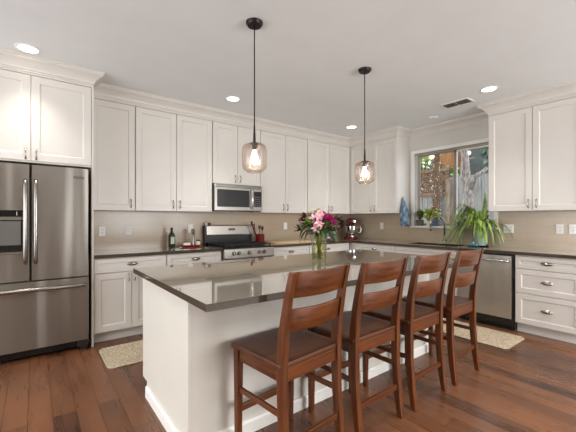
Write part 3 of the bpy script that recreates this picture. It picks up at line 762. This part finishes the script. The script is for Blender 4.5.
# ---------------------------------------------------------------- things on the counters
CT = .915
b_ = thing('glass_bottle', (-3.545, -.16, CT), 'dark green square glass bottle with pale label on the counter', 'bottle')
MB().box(-.036, .036, -.036, .036, 0, .165, .008).build('body', M['bottle'], b_, smooth='auto')
MB().lathe([(.036, .16), (.03, .18), (.016, .195), (.014, .225)], n=20).build('neck', M['bottle'], b_, smooth=True)
MB().lathe([(.017, .222), (.017, .255), (0, .256)], n=18).build('cap', M['black'], b_, smooth='auto')
MB().box(-.024, .024, -.0372, -.036, .045, .135).build('label', M['label'], b_)
tr = thing('serving_tray', (-3.30, -.20, CT), 'shallow red tray holding condiments beside the range', 'tray')
def oval(mb, rx, ry, prof, n=32):
    mb.loft([[(math.cos(2*PI*i/n)*rx*f, math.sin(2*PI*i/n)*ry*f, z) for i in range(n)] for f, z in prof])
    return mb
oval(MB(), .155, .10, [(.62, 0), (.80, .004), (1, .024), (.97, .024), (.78, .010), (.6, .008)]).build('dish', noise_col(mat('bright_red_glaze', (168, 24, 26), .2), (158, 20, 22), (176, 30, 30)), tr, smooth='auto')
pm = thing('pepper_mill', (-3.262, -.17, CT+.008), 'tall slim pepper mill standing on the red tray', 'pepper mill')
MB().lathe([(.0, 0), (.024, 0), (.024, .02), (.018, .05), (.014, .10), (.016, .15), (.02, .165)], n=20).build('body', M['steelflat'], pm, smooth='auto')
MB().lathe([(.014, .165), (.023, .172), (.027, .195), (.022, .218), (.008, .228), (0, .23)], n=20).build('cap', mat('mill_brown', (112, 96, 78), .4), pm, smooth='auto')
jr = thing('spice_jar', (-3.215, -.225, CT+.008), 'small cream jar with dark lid on the right of the red tray', 'jar')
MB().lathe([(0, 0), (.026, 0), (.029, .01), (.029, .055), (.024, .064)], n=22).build('body', M['ceramic'], jr, smooth='auto')
MB().lathe([(.026, .062), (.026, .08), (.01, .084), (0, .084)], n=22).build('lid', M['spoon'], jr, smooth='auto')
bd = thing('butter_dish', (-3.365, -.215, CT+.008), 'small white butter dish on the left of the red tray', 'butter dish')
MB().box(-.05, .05, -.03, .03, 0, .008, .002).build('base', M['white'], bd)
MB().box(-.043, .043, -.025, .025, .008, .045, .008).build('lid', M['white'], bd, smooth='auto')
for i, (x, lb, mm) in enumerate(((-3.025, 'small pale shaker on top of the range backguard, left one', 'ceramic'), (-2.975, 'small brown shaker on top of the range backguard, right one', 'spoon'))):
    o = thing('salt_shaker', (x, -.055, 1.189), lb, 'shaker', 'shakers on the range backguard')
    MB().lathe([(0, 0), (.018, 0), (.022, .012), (.02, .032), (.014, .04)], n=18).build('body', M[mm], o, smooth='auto')
    MB().lathe([(.015, .038), (.015, .046), (.008, .052), (0, .053)], n=18).build('cap', M['steelflat'], o, smooth='auto')
ck = thing('utensil_crock', (-2.215, -.20, CT), 'red ceramic utensil crock to the right of the range', 'crock')
MB().lathe([(0, 0), (.062, 0), (.068, .01), (.070, .125), (.074, .135), (.068, .137), (.064, .125), (.062, .012), (0, .012)], n=32, cap=False).build('pot', M['red'], ck, smooth='auto')
for (dx, dy, lx, lz, mm, nm, lb, kind) in ((-.03, 0, -.09, .26, 'red', 'spatula', 'red spatula leaning left in the utensil crock', 's'), (.01, .01, -.01, .24, 'spoon', 'cooking_spoon', 'dark wooden spoon standing in the utensil crock', 'o'), (.02, -.01, .02, .22, 'black', 'ladle', 'black ladle in the utensil crock', 'o'), (-.02, .02, -.13, .30, 'black', 'spatula', 'black spatula leaning left in the utensil crock', 's')):
    u = thing(nm, (-2.215, -.20, CT+.016), lb, 'utensil')
    MB().tube([(dx*.6, dy, 0), (dx+lx*.5, dy, lz*.5), (dx*.9+lx*.85, dy, lz*.85)], .006, 8).build('shaft', M[mm], u, smooth=True)
    p = Vector((dx*.9+lx*.85, dy, lz*.85))
    if kind == 'o': MB().ball((p.x, p.y, p.z+.025), .026, 2, (1, .35, 1.25)).build('bowl', M[mm], u, smooth=True)
    else: MB().loft([[(p.x-.012, p.y-.003, p.z), (p.x+.012, p.y-.003, p.z), (p.x+.012, p.y+.003, p.z), (p.x-.012, p.y+.003, p.z)], [(p.x-.03, p.y-.002, p.z+.055), (p.x+.012, p.y-.002, p.z+.065), (p.x+.012, p.y+.002, p.z+.065), (p.x-.03, p.y+.002, p.z+.055)]]).build('blade', M[mm], u, bevel=.002)
# cutting board
cbp = []
for cx_, cy_, a0 in ((-1.44, -.14, 0), (-2.06, -.14, 90), (-2.06, -.40, 180), (-1.44, -.40, 270)):
    for k in range(7):
        a = math.radians(a0+k*15); cbp.append((cx_+.06*math.cos(a), cy_+.06*math.sin(a)))
for v_ in range(len(cbp)): cbp[v_] = (cbp[v_][0], cbp[v_][1]-.05)
tag(MB().prism(cbp, CT, CT+.022).build('cutting_board', M['board'], bevel=.004), 'pale maple cutting board lying right of the range', 'cutting board')
# toaster
ts = thing('toaster', (-.80, -.22, CT), 'black toaster with chrome front left of the stand mixer', 'toaster', rz=-.25)
MB().box(-.10, .10, -.13, .13, .012, .19, .02).build('body', M['black'], ts, smooth='auto')
MB().box(-.085, .085, -.133, -.128, .03, .16, .002).build('front_plate', M['chrome'], ts)
for s in (-1, 1):
    MB().box(s*.035-.014, s*.035+.014, -.10, .10, .188, .1915).build('slot', M['outletdark'], ts)
MB().lathe([(.022, -.134), (.022, -.146), (0, -.148)], (0, 0, .07), 20, 'Y').build('dial', M['black'], ts, smooth='auto')
MB().box(-.03, .03, -.15, -.133, .125, .14, .003).build('lever', M['black'], ts)
for sx in (-1, 1):
    for sy in (-1, 1): MB().lathe([(.01, 0), (.01, .013)], (sx*.08, sy*.11, 0), 12).build('foot', M['blackmatte'], ts)
# stand mixer facing the room
sm = thing('stand_mixer', (-.27, -.30, CT), 'dark red stand mixer with steel bowl in the counter corner', 'stand mixer', rz=-.55)
MR = mat('mixer_red', (104, 22, 22), .2)
def ovr(cx, cy, rx, ry, z, n=24): return [(cx+rx*math.cos(2*PI*i/n), cy+ry*math.sin(2*PI*i/n), z) for i in range(n)]
MB().loft([ovr(0, 0, .10, .16, 0), ovr(0, 0, .105, .165, .015), ovr(0, 0, .09, .15, .035)]).build('base', MR, sm, smooth='auto')
MB().loft([ovr(0, .10, .055, .045, .03), ovr(0, .10, .045, .04, .12), ovr(0, .10, .05, .05, .26)]).build('column', MR, sm, smooth='auto')
hd = MB(); secs = []
for t_ in range(9):
    y = .16-.32*t_/8; r = .068*math.sin(PI*(.12+.78*t_/8))**.5
    secs.append([(r*math.cos(2*PI*i/20), y, .30+r*.95*math.sin(2*PI*i/20)) for i in range(20)])
hd = hd.loft(secs).build('head', MR, sm, smooth=True)
MB().lathe([(.026, -.160), (.026, -.180), (.020, -.188), (0, -.19)], (0, 0, .30), 20, 'Y').build('hub', M['chrome'], hd, smooth='auto')
bw = MB().lathe([(0, .04), (.045, .04), (.045, .055), (.065, .075), (.095, .12), (.102, .17), (.104, .215), (.100, .215), (.098, .17), (.09, .12), (.05, .07), (0, .065)], (0, -.06, 0), 32, cap=False).build('bowl', M['chrome'], sm, smooth='auto')
MB().tube([(.10, -.06, .20), (.145, -.06, .205), (.155, -.06, .16), (.14, -.06, .11), (.092, -.06, .11)], .007, 8).build('handle', M['chrome'], bw, smooth=True)
MB().tube([(0, -.06, .27), (0, -.06, .20), (-.035, -.06, .17), (-.04, -.06, .12), (0, -.06, .08), (.04, -.06, .12), (.035, -.06, .17), (0, -.06, .20)], .005, 6).build('beater', M['steelflat'], sm, smooth=True)

sm.scale = (1.12, 1.12, 1.08)
# faucets
fa = thing('kitchen_faucet', (-.075, -1.975, CT), 'tall steel gooseneck faucet at the left of the sink', 'faucet')
arc = [(-.0, 0, .03), (0, 0, .30)]
for k in range(1, 13):
    a = PI*k/12; arc.append((-.06*(1-math.cos(a)), .075*(1-math.cos(a)), .30+.095*math.sin(a)))
arc.append((-.12, .15, .25))
MB().tube(arc, .0125, 12).build('spout', M['steelflat'], fa, smooth=True)
MB().lathe([(.028, 0), (.028, .006), (.02, .012), (.019, .06), (.014, .07)], n=20).build('base', M['steelflat'], fa, smooth='auto')
MB().tube([(0, -.015, .045), (-.005, -.05, .055), (-.01, -.10, .075)], [.009, .007, .006], 8).build('lever', M['steelflat'], fa, smooth=True)
MB().tube([(-.12, .15, .26), (-.12, .15, .19)], .0155, 12).build('spray_head', M['steelflat'], fa, smooth=True)
fa = thing('water_tap', (-.075, -2.385, CT), 'thin steel filtered-water tap half hidden by the big plant', 'faucet')
arc = [(0, 0, .02), (0, 0, .33)]
for k in range(1, 13):
    a = PI*k/12; arc.append((-.04*(1-math.cos(a)), .07*(1-math.cos(a)), .33+.085*math.sin(a)))
MB().tube(arc, .0075, 10).build('spout', M['steelflat'], fa, smooth=True)
MB().lathe([(.02, 0), (.02, .006), (.011, .012), (.011, .05)], n=18).build('base', M['steelflat'], fa, smooth='auto')
sd = thing('soap_dispenser', (-.075, -2.20, CT), 'short steel soap dispenser between the two taps', 'soap dispenser')
MB().lathe([(0, 0), (.018, 0), (.018, .008), (.009, .014), (.009, .06), (.013, .065), (.013, .08), (0, .082)], n=18).build('pump', M['steelflat'], sd, smooth='auto')
MB().tube([(0, 0, .074), (-.05, .0, .076), (-.058, 0, .066)], .005, 8).build('nozzle', M['steelflat'], sd, smooth=True)

# big strap-leaved plant on the counter
def arch(o, az, reach, rise, fall, n=9):
    pts = []
    for i in range(n):
        t_ = i/(n-1); r = reach*t_
        z = rise*math.sin(PI*min(1, t_*1.0)*.5)*(1-.0) - fall*max(0, t_-.35)**2/.42
        pts.append((o[0]+r*math.cos(az), o[1]+r*math.sin(az), o[2]+z))
    return pts
PX, PY = -.19, -2.53
pp = thing('potted_plant', (PX, PY, CT), 'large potted plant with long arching green leaves on the counter by the window', 'plant')
MB().lathe([(0, .012), (.055, .012), (.062, .03), (.078, .20), (.083, .215), (.077, .215), (.072, .20), (0, .19)], n=32, cap=False).build('pot', M['teal'], pp, smooth='auto')
MB().lathe([(0, 0), (.09, 0), (.096, .014), (.09, .014), (.08, .006), (0, .006)], n=32, cap=False).build('saucer', M['black'], pp, smooth='auto')
MB().lathe([(0, .197), (.07, .197)], n=24, cap=False).build('soil', M['soil'], pp)
random.seed(11)
f = MB(); f2 = MB()
def inroom(pts):
    out = []
    for p in pts:
        x = min(p[0], -PX-.014); z = max(p[2], .03)
        y = p[1]
        if y+PY < -2.64 and z+CT > 1.345: z = 1.335-CT   # keep under the upper cabinet
        out.append((x, y, z))
    return out
for i in range(74):
    az = random.uniform(0, 2*PI)
    if math.cos(az) > .35 and random.random() < .75: az += PI
    o = (random.uniform(-.03, .03), random.uniform(-.03, .03), .19)
    rise = random.uniform(.28, .50); reach = random.uniform(.18, .44); fall = random.uniform(.25, .62)
    if math.cos(az-3.53) > .6: reach *= .7; fall *= .55; rise *= .8
    if math.sin(az) < -.2: reach *= .9; rise *= .62
    f.leaf(inroom(arch(o, az, reach, rise, fall, 11)), random.uniform(.026, .044))
for i in range(16):
    az = random.uniform(1.75, 2.5); f.leaf(inroom(arch((0, 0, .19), az, random.uniform(.22, .42), random.uniform(.42, .56), random.uniform(.42, .7), 11)), .028)
f.leaf(inroom([(0, 0, .2), (.0, -.03, .40), (.0, -.05, .60), (-.01, -.06, .72)]), .05, (0, 1, 0))
f.build('foliage', M['leaf'], pp, smooth=True)
for i in range(34):
    az = random.uniform(1.4, 2.6); f2.leaf(inroom(arch((0, 0, .2), az, random.uniform(.30, .58), random.uniform(.10, .30), random.uniform(.35, .75), 10)), random.uniform(.018, .028))
for i in range(12):
    az = random.uniform(4.2, 5.0); f2.leaf(inroom(arch((0, 0, .2), az, random.uniform(.18, .36), random.uniform(.18, .27), random.uniform(.25, .5), 10)), random.uniform(.018, .028))
f2.build('pale_foliage', M['leafpale'], pp, smooth=True)
# sponge tray
sg = thing('sponge_tray', (-.33, -2.50, CT), 'small black tray with teal sponge in front of the big plant', 'tray')
MB().box(-.05, .05, -.065, .065, 0, .012, .004).build('tray', M['black'], sg)
MB().box(-.03, .03, -.045, .045, .013, .04, .006).build('sponge', mat('teal_sponge', (70, 140, 150), .9), sg)

# sill pots
SZ = WZ0+.003
def pot(x, y, prof, m, label, name='flower_pot', leaves=0, lm='leafyel', seed=1, reach=.12, rise=.12, wd=.03, nm='potted_plant'):
    t = thing(nm, (x, y, SZ), label, 'plant', 'small potted plants on the window sill')
    MB().lathe(prof, n=24, cap=False).build('pot', m, t, smooth='auto')
    h = max(p[1] for p in prof); MB().lathe([(0, h-.012), (prof[-2][0]-.002, h-.012)], n=20, cap=False).build('soil', M['soil'], t)
    random.seed(seed); f = MB()
    for i in range(leaves):
        az = random.uniform(0, 2*PI); rc = random.uniform(.4, 1)*reach*1.25
        if math.cos(az) > 0: rc *= .45
        f.leaf(arch((0, 0, h-.01), az, rc, rise*1.35*random.uniform(.6, 1.2), .10*random.uniform(.2, 1.3), 7), wd*1.15*random.uniform(.7, 1.1))
    f.build('foliage', M[lm], t, smooth=True)
    return t
def pf(r0, r1, h): return [(0, 0), (r0, 0), (r1, h), (r1-.006, h), (r1-.008, h-.012)]
pot(.01, -1.53, pf(.050, .060, .095), M['basket'], 'dark basket pot with leafy plant at the left end of the sill', leaves=26, lm='leafdark', seed=3, reach=.15, rise=.13)
pot(.01, -1.68, pf(.034, .042, .075), M['ceramic'], 'white pot with yellow-green leafy plant on the window sill', leaves=30, seed=4, reach=.17, rise=.17, wd=.036)
pot(.01, -1.795, pf(.040, .050, .085), M['bluepot'], 'blue glazed pot with trailing leaves on the window sill', leaves=26, seed=5, reach=.14, rise=.11, wd=.03, lm='leafyel')
pot(.01, -2.16, pf(.028, .036, .06), M['black'], 'small black pot with pale leaves behind the faucet', leaves=18, seed=6, reach=.10, rise=.11, wd=.014, lm='leafpale')

# towel hanging at the cabinet end
tw = thing('dish_towel', (-.20, -1.352, 1.60), 'blue patterned dish towel hanging on the cabinet end near the window', 'towel')
secs = []; n = 40
for k in range(13):
    t_ = k/12; z = .03-.46*t_; r = .012+.072*min(1, t_*1.7)**.8
    ring = []
    for i in range(n):
        a = 2*PI*i/n; rr = r*(1+.22*math.sin(5*a+t_*1.6)*min(1, t_*2)+.08*math.sin(9*a))
        ring.append((rr*math.cos(a)*1.05, min(.009, -.035*min(1, t_*3)+rr*math.sin(a)*.55), z+.02*math.sin(3*a)*t_))
    secs.append(ring)
MB().loft(secs).build('cloth', M['towel'], tw, smooth=True)
MB().tube([(0, .009, .04), (0, -.008, .04), (0, -.014, .05)], .004, 8).build('hook', M['nickel'], tw, smooth=True)

# mats
def matpts(x0, x1, y0, y1, r=.06):
    P = []
    for cx_, cy_, a0 in ((x1-r, y1-r, 0), (x0+r, y1-r, 90), (x0+r, y0+r, 180), (x1-r, y0+r, 270)):
        for k in range(7):
            a = math.radians(a0+k*15); P.append((cx_+r*math.cos(a), cy_+r*math.sin(a)))
    return P
tag(MB().prism(matpts(-4.465, -3.35, -1.335, -.79), .001, .010).build('floor_mat', M['jute'], bevel=.003), 'tan woven mat on floor between island and base cabinets near refrigerator', 'mat')
tag(MB().prism(matpts(-1.305, -.77, -3.225, -2.0), .001, .010).build('floor_mat', M['jute'], bevel=.003), 'tan woven mat on floor in front of the sink and dishwasher', 'mat')

# ---------------------------------------------------------------- bouquet on the island
VX, VY, VZ = -2.965, -2.335, .915
vs = thing('flower_vase', (VX, VY, VZ), 'clear glass vase of water with flower stems on the island', 'vase')
MB().lathe([(0, 0), (.062, 0), (.064, .006), (.066, .10), (.074, .19), (.086, .235), (.083, .235), (.071, .19), (.062, .10), (.060, .012), (0, .012)], n=36, cap=False).build('glass', M['vglass'], vs, smooth='auto')
MB().lathe([(0, .013), (.0585, .013), (.061, .10), (.0655, .15), (0, .15)], n=32, cap=False).build('water', M['water'], vs, smooth='auto')
bq = thing('flower_bouquet', (VX, VY, VZ+.014), 'bouquet with magenta, pink and cream flowers and burgundy leaves on the island', 'bouquet')
random.seed(5)
st = MB()
for i in range(44):
    a = random.uniform(0, 2*PI); r0 = random.uniform(.01, .050); a2 = a+PI+random.uniform(-.5, .5); r1 = random.uniform(.02, .055); r2 = random.uniform(.06, .15)
    st.tube([(r0*math.cos(a), r0*math.sin(a), .004), (r1*.3*math.cos(a2), r1*.3*math.sin(a2), .12), (r1*math.cos(a2), r1*math.sin(a2), .215), (r2*math.cos(a2), r2*math.sin(a2), .34)], .0033, 6)
st.build('stems', M['stem'], bq, smooth=True)
R_ = Vector((.793, -.608, 0)); F_ = Vector((.608, .793, 0))   # across and along the view from the stools' side
def Q(u, d, z): v = R_*u+F_*d; return (v.x, v.y, z)
def petal_ball(c, r, n, m, name, wd=.03, out=None, sh=.5):
    f = MB(); c = Vector(c)
    for i in range(n):
        z = random.uniform(-.35, 1); a = random.uniform(0, 2*PI); q = math.sqrt(max(0, 1-z*z))
        d = Vector((q*math.cos(a), q*math.sin(a), z))
        if out: d = (d+Vector(out)*.8).normalized()
        f.leaf([c+d*r*.05, c+d*r*.45, c+d*r*.8+Vector((0, 0, .004)), c+d*r], wd)
    f.build(name, m, bq, smooth=True)
fl = MB()
for i in range(46):
    a = random.uniform(0, 2*PI); rc = random.uniform(.10, .19)
    fl.leaf(arch((.03*math.cos(a), .03*math.sin(a), .20), a, rc, random.uniform(.06, .22), random.uniform(.02, .16), 7), random.uniform(.03, .05))
for i in range(110):
    a = random.uniform(0, 2*PI); rr_ = random.uniform(.02, .13); z = random.uniform(.22, .36)
    c = Vector((rr_*math.cos(a), rr_*math.sin(a), z)); dv = Vector((math.cos(a)*.8, math.sin(a)*.8, random.uniform(-.3, 1))).normalized()
    fl.leaf([c, c+dv*.025, c+dv*.05, c+dv*.07], random.uniform(.022, .036))
fl.build('green_leaves', M['leafdark'], bq, smooth=True)
fl = MB()
for (u, d, z) in ((-.155, 0, .35), (-.13, -.03, .30), (-.17, .02, .26), (-.12, .05, .37), (.17, 0, .34), (.20, .02, .30), (.19, -.02, .27), (.15, .05, .36)):
    c = Vector(Q(u, d, z))
    for k in range(7):
        a = random.uniform(0, 2*PI); e = random.uniform(-.5, .9); dv = Vector((math.cos(a)*math.cos(e), math.sin(a)*math.cos(e), math.sin(e)))
        fl.leaf([c, c+dv*.02, c+dv*.045, c+dv*.06], .034)
fl.build('burgundy_leaves', M['burg'], bq, smooth=True)
for (u, d, z, r) in ((.068, -.10, .345, .062), (.11, -.03, .31, .055), (.03, -.05, .30, .04), (.03, .02, .39, .04)):
    petal_ball(Q(u, d, z), r, 60, M['magenta'], 'magenta_bloom', .026)
for (u, d, z) in ((-.05, -.11, .355), (-.012, -.13, .315), (-.035, -.12, .27), (.0, -.08, .385)):
    c = Vector(Q(u, d, z)); f = MB(); ax = Vector((-.6, -.8, .25)).normalized(); s_ = ax.cross(Vector((0, 0, 1))).normalized(); t_ = s_.cross(ax)
    for k in range(6):
        a = k*PI/3; dv = (s_*math.cos(a)+t_*math.sin(a))
        f.leaf([c, c+dv*.02+ax*.015, c+dv*.032+ax*.016, c+dv*.046+ax*.008], .024, tuple(dv.cross(ax)))
    f.build('pink_lily', M['pink'], bq, smooth=True)
petal_ball(Q(-.03, .0, .41), .035, 30, M['cream'], 'cream_bloom', .02)
petal_ball(Q(-.085, -.03, .40), .028, 24, M['cream'], 'cream_bloom', .02)
petal_ball(Q(-.09, -.08, .31), .05, 70, M['lime'], 'lime_bloom', .018)
petal_ball(Q(.005, .03, .435), .02, 20, M['cream'], 'cream_bloom', .016)

# ---------------------------------------------------------------- garden outside the window
struct(MB().box(.16, 14, -9, 9, -.3, -.2).build('ground', M['ground']), 'garden ground outside the window', 'ground')
fn = thing('wooden_fence', (4.0, 0, -.2), 'weathered grey vertical board fence outside the window', 'fence')
f = MB()
for i in range(52):
    y = -3.6+i*.145; f.box(3.98+random.uniform(-.004, .004), 4.0, y, y+.138, -.2, 2.42 if y < -.05 else 1.98)
relP(f, fn).build('boards', M['fence'], fn)
relP(MB().box(4.0, 4.05, -3.6, 3.9, .4, .5).box(4.0, 4.05, -3.6, 3.9, 1.7, 1.8), fn).build('rails', M['fence'], fn)
lt = thing('lattice_panel', (3.95, .9, 2.0), 'brown wooden lattice screen on top of the fence', 'lattice')
f = MB()
y0, y1, z0, z1 = -.05, 2.2, 2.0, 2.62
def lat(f, sgn):
    k = -1.0
    while k < 4:
        # strip y = y0+k+ (z-z0)*sgn
        pts = []
        for z in (z0, z1):
            y = y0+k+(z-z0)*sgn
            pts.append((y, z))
        (ya, za), (yb_, zb_) = pts
        if ya > yb_: (ya, za), (yb_, zb_) = (yb_, zb_), (ya, za)
        sl = (zb_-za)/(yb_-ya)
        if ya < y0: za += (y0-ya)*sl; ya = y0
        if yb_ > y1: zb_ += (y1-yb_)*sl; yb_ = y1
        if yb_-ya > .05: 
            x = 3.945+.006*sgn
            f.loft([[(x-.005, ya, za-.018), (x+.005, ya, za-.018), (x+.005, ya, za+.018), (x-.005, ya, za+.018)], [(x-.005, yb_, zb_-.018), (x+.005, yb_, zb_-.018), (x+.005, yb_, zb_+.018), (x-.005, yb_, zb_+.018)]])
        k += .115
lat(f, 1); lat(f, -1)
relP(f, lt).build('lattice', M['redwood'], lt)
f = MB().box(3.90, 3.968, y0, y1, 1.94, 2.02).box(3.90, 3.968, y0, y1, 2.60, 2.68)
relP(f, lt).build('rails', M['redwood'], lt)
for yy in (-.08, .22, 1.15):
    o = thing('fence_post', (3.83, yy, -.2), {-.08: 'broad tan fence post at the end of the lattice', .22: 'red-brown fence post under the lattice, right of the lit trunk', 1.15: 'red-brown fence post under the left part of the lattice'}[yy], 'post')
    MB().box(-.05, .05, -.05, .05, 0, 2.5 if yy < 0 else 2.2).build('shaft', M['postwood'] if yy < 0 else M['redwood'], o)
    MB().box(-.06, .06, -.06, .06, 2.5 if yy < 0 else 2.2, 2.54 if yy < 0 else 2.24).build('cap', M['postwood'] if yy < 0 else M['redwood'], o)
def blob(c, r, n, m, name, label, lw=.16, cat='foliage', sc=(1, 1, 1), trunk=None):
    t = thing(name, (c[0], c[1], -.2), label, cat)
    f = MB()
    for i in range(n):
        d = Vector((random.gauss(0, 1), random.gauss(0, 1), random.gauss(0, 1))).normalized()*random.uniform(.45, 1)*r
        p = Vector((d.x*sc[0], d.y*sc[1], d.z*sc[2]+c[2]+.2)); q = Vector((random.gauss(0, 1), random.gauss(0, 1), random.gauss(-.3, .8))).normalized()*lw
        f.leaf([p, p+q*.35, p+q*.7, p+q], lw*.45)
    f.build('crown', m, t)
    if trunk: MB().tube([(0, 0, 0), (0, .05, c[2]*.5), (0, 0, c[2]+.2)], [.09, .07, .04], 8).build('trunk', M['bark'], t, smooth=True)
random.seed(21)
blob((4.9, 1.9, 3.2), .95, 900, M['foil2'], 'garden_tree', 'yellow-green leafy tree beyond the lattice', .2, 'tree', trunk=1)
blob((5.4, -.95, 3.45), 1.0, 900, M['foil3'], 'garden_tree', 'bluish green tree just beyond the fence, right side of the window', .2, 'tree', sc=(.6, .75, 1), trunk=1)
blob((5.1, 1.15, 2.3), 1.0, 2200, M['foil'], 'garden_shrub', 'green shrub seen through the lattice', .16, 'shrub', sc=(.45, 1.2, .8))
# cedar and grey neighbouring buildings
nb_ = thing('neighbour_house', (6.6, 1.4, -.2), 'cedar-clad house wall beyond the fence with warm lights', 'building')
relP(MB().box(6.4, 9, .90, 1.62, -.2, 4.2), nb_).build('wall', M['housewood'], nb_)
nb_ = thing('garden_shed', (7.2, -.6, -.2), 'grey building beyond the fence behind the pale tree', 'building')
relP(MB().box(7.0, 9, -1.6, .85, -.2, 3.9), nb_).build('wall', M['housewall'], nb_)
relP(MB().loft([[(6.8, y, 3.9), (9.2, y, 3.9), (9.2, y, 4.0), (8, y, 4.6), (6.8, y, 4.0)] for y in (-1.8, .88)]), nb_).build('roof', mat('shed_roof', (84, 88, 88), .9), nb_)
# lit tree trunk wound with fairy lights
tt = thing('tree_trunk', (2.0, -.66, -.2), 'brown tree trunk wound with warm fairy lights outside the window', 'tree')
tp = [(0, -.08, 0), (0, -.07, .9), (.0, -.05, 1.5), (.02, -.07, 2.0), (.0, -.04, 2.5), (.02, -.07, 2.95), (0, -.03, 3.6)]
MB().tube(tp, [.13, .105, .095, .085, .08, .085, .07], 14).build('trunk', M['bark'], tt, smooth=True)
MB().tube([(0, -.06, 2.95), (-.1, .18, 3.2), (-.1, .35, 3.6)], [.05, .04, .03], 8).build('branch', M['bark'], tt, smooth=True)
f = MB(); rr_ = [.13, .105, .095, .085, .08, .085, .07]
for i in range(150):
    z = random.uniform(.9, 3.1); a = random.uniform(0, 2*PI)
    k = max(j for j in range(len(tp)-1) if tp[j][2] <= z); u = (z-tp[k][2])/(tp[k+1][2]-tp[k][2])
    cx_ = tp[k][0]+(tp[k+1][0]-tp[k][0])*u; cy_ = tp[k][1]+(tp[k+1][1]-tp[k][1])*u; q_ = rr_[k]+(rr_[k+1]-rr_[k])*u+.004
    f.ball((cx_+q_*math.cos(a), cy_+q_*math.sin(a), z), .0055, 1)
tag(relP(f, tt).build('fairy_lights', M['fairy']), 'string of small warm lights wound round the brown trunk', 'string lights', kind='stuff')
COL.objects['fairy_lights'].location = (2.0, -.66, -.2)
for v_ in COL.objects['fairy_lights'].data.vertices: v_.co += Vector((2.0, -.66, -.2))
f = MB()
for i in range(500):
    d = Vector((random.gauss(0, 1), random.gauss(0, 1), random.gauss(0, 1))).normalized()*random.uniform(.45, 1)*.75
    p = Vector((d.x-.3, d.y*1.1-.08, d.z*.55+3.45)); q = Vector((random.gauss(0, 1), random.gauss(0, 1), random.gauss(-.3, .8))).normalized()*.15
    f.leaf([p, p+q*.35, p+q*.7, p+q], .07)
f.build('crown', M['foil'], tt)
# pale forked tree
t2 = thing('garden_tree', (2.8, -1.02, -.2), 'pale grey forked tree trunk outside the right window pane', 'tree')
MB().tube([(0, 0, 0), (0, -.02, 1.2), (0, -.03, 1.85), (.02, -.02, 2.25), (.02, .0, 2.6), (0, .06, 3.3)], [.17, .145, .12, .085, .055, .04], 14).build('trunk', M['barkw'], t2, smooth=True)
MB().tube([(0, -.05, 2.15), (-.03, -.17, 2.42), (-.02, -.33, 2.50), (0, -.42, 2.6)], [.07, .06, .045, .03], 10).build('branch', M['barkw'], t2, smooth=True)
MB().tube([(0, -.0, 2.1), (0, .10, 2.5), (0, .09, 2.9), (0, .15, 3.3)], [.06, .05, .04, .03], 10).build('branch', M['barkw'], t2, smooth=True)
# lantern lights
for (x, y, z, rd_, lb) in ((1.80, -.735, 2.62, .055, 'round orange lit lantern hanging against the trunk top'), (6.84, .74, 3.55, .08, 'small bright lamp on the grey building, left of the pale tree')):
    o = thing('garden_lantern', (x, y, z), lb, 'lantern')
    MB().ball((0, 0, 0), rd_, 2).build('globe', M['orange'] if x < 3 else M['fairy'], o, smooth=True)
    MB().lathe([(rd_*.5, rd_*.8), (rd_*.55, rd_*1.1), (.01, rd_*1.4)], n=12).build('cap', M['black'], o)
    MB().tube([(0, 0, rd_), (0, 0, .5)] if x < 3 else [(0, 0, rd_), (0, 0, .14), (.12, 0, .16)], .006, 6).build('cord', M['black'], o)
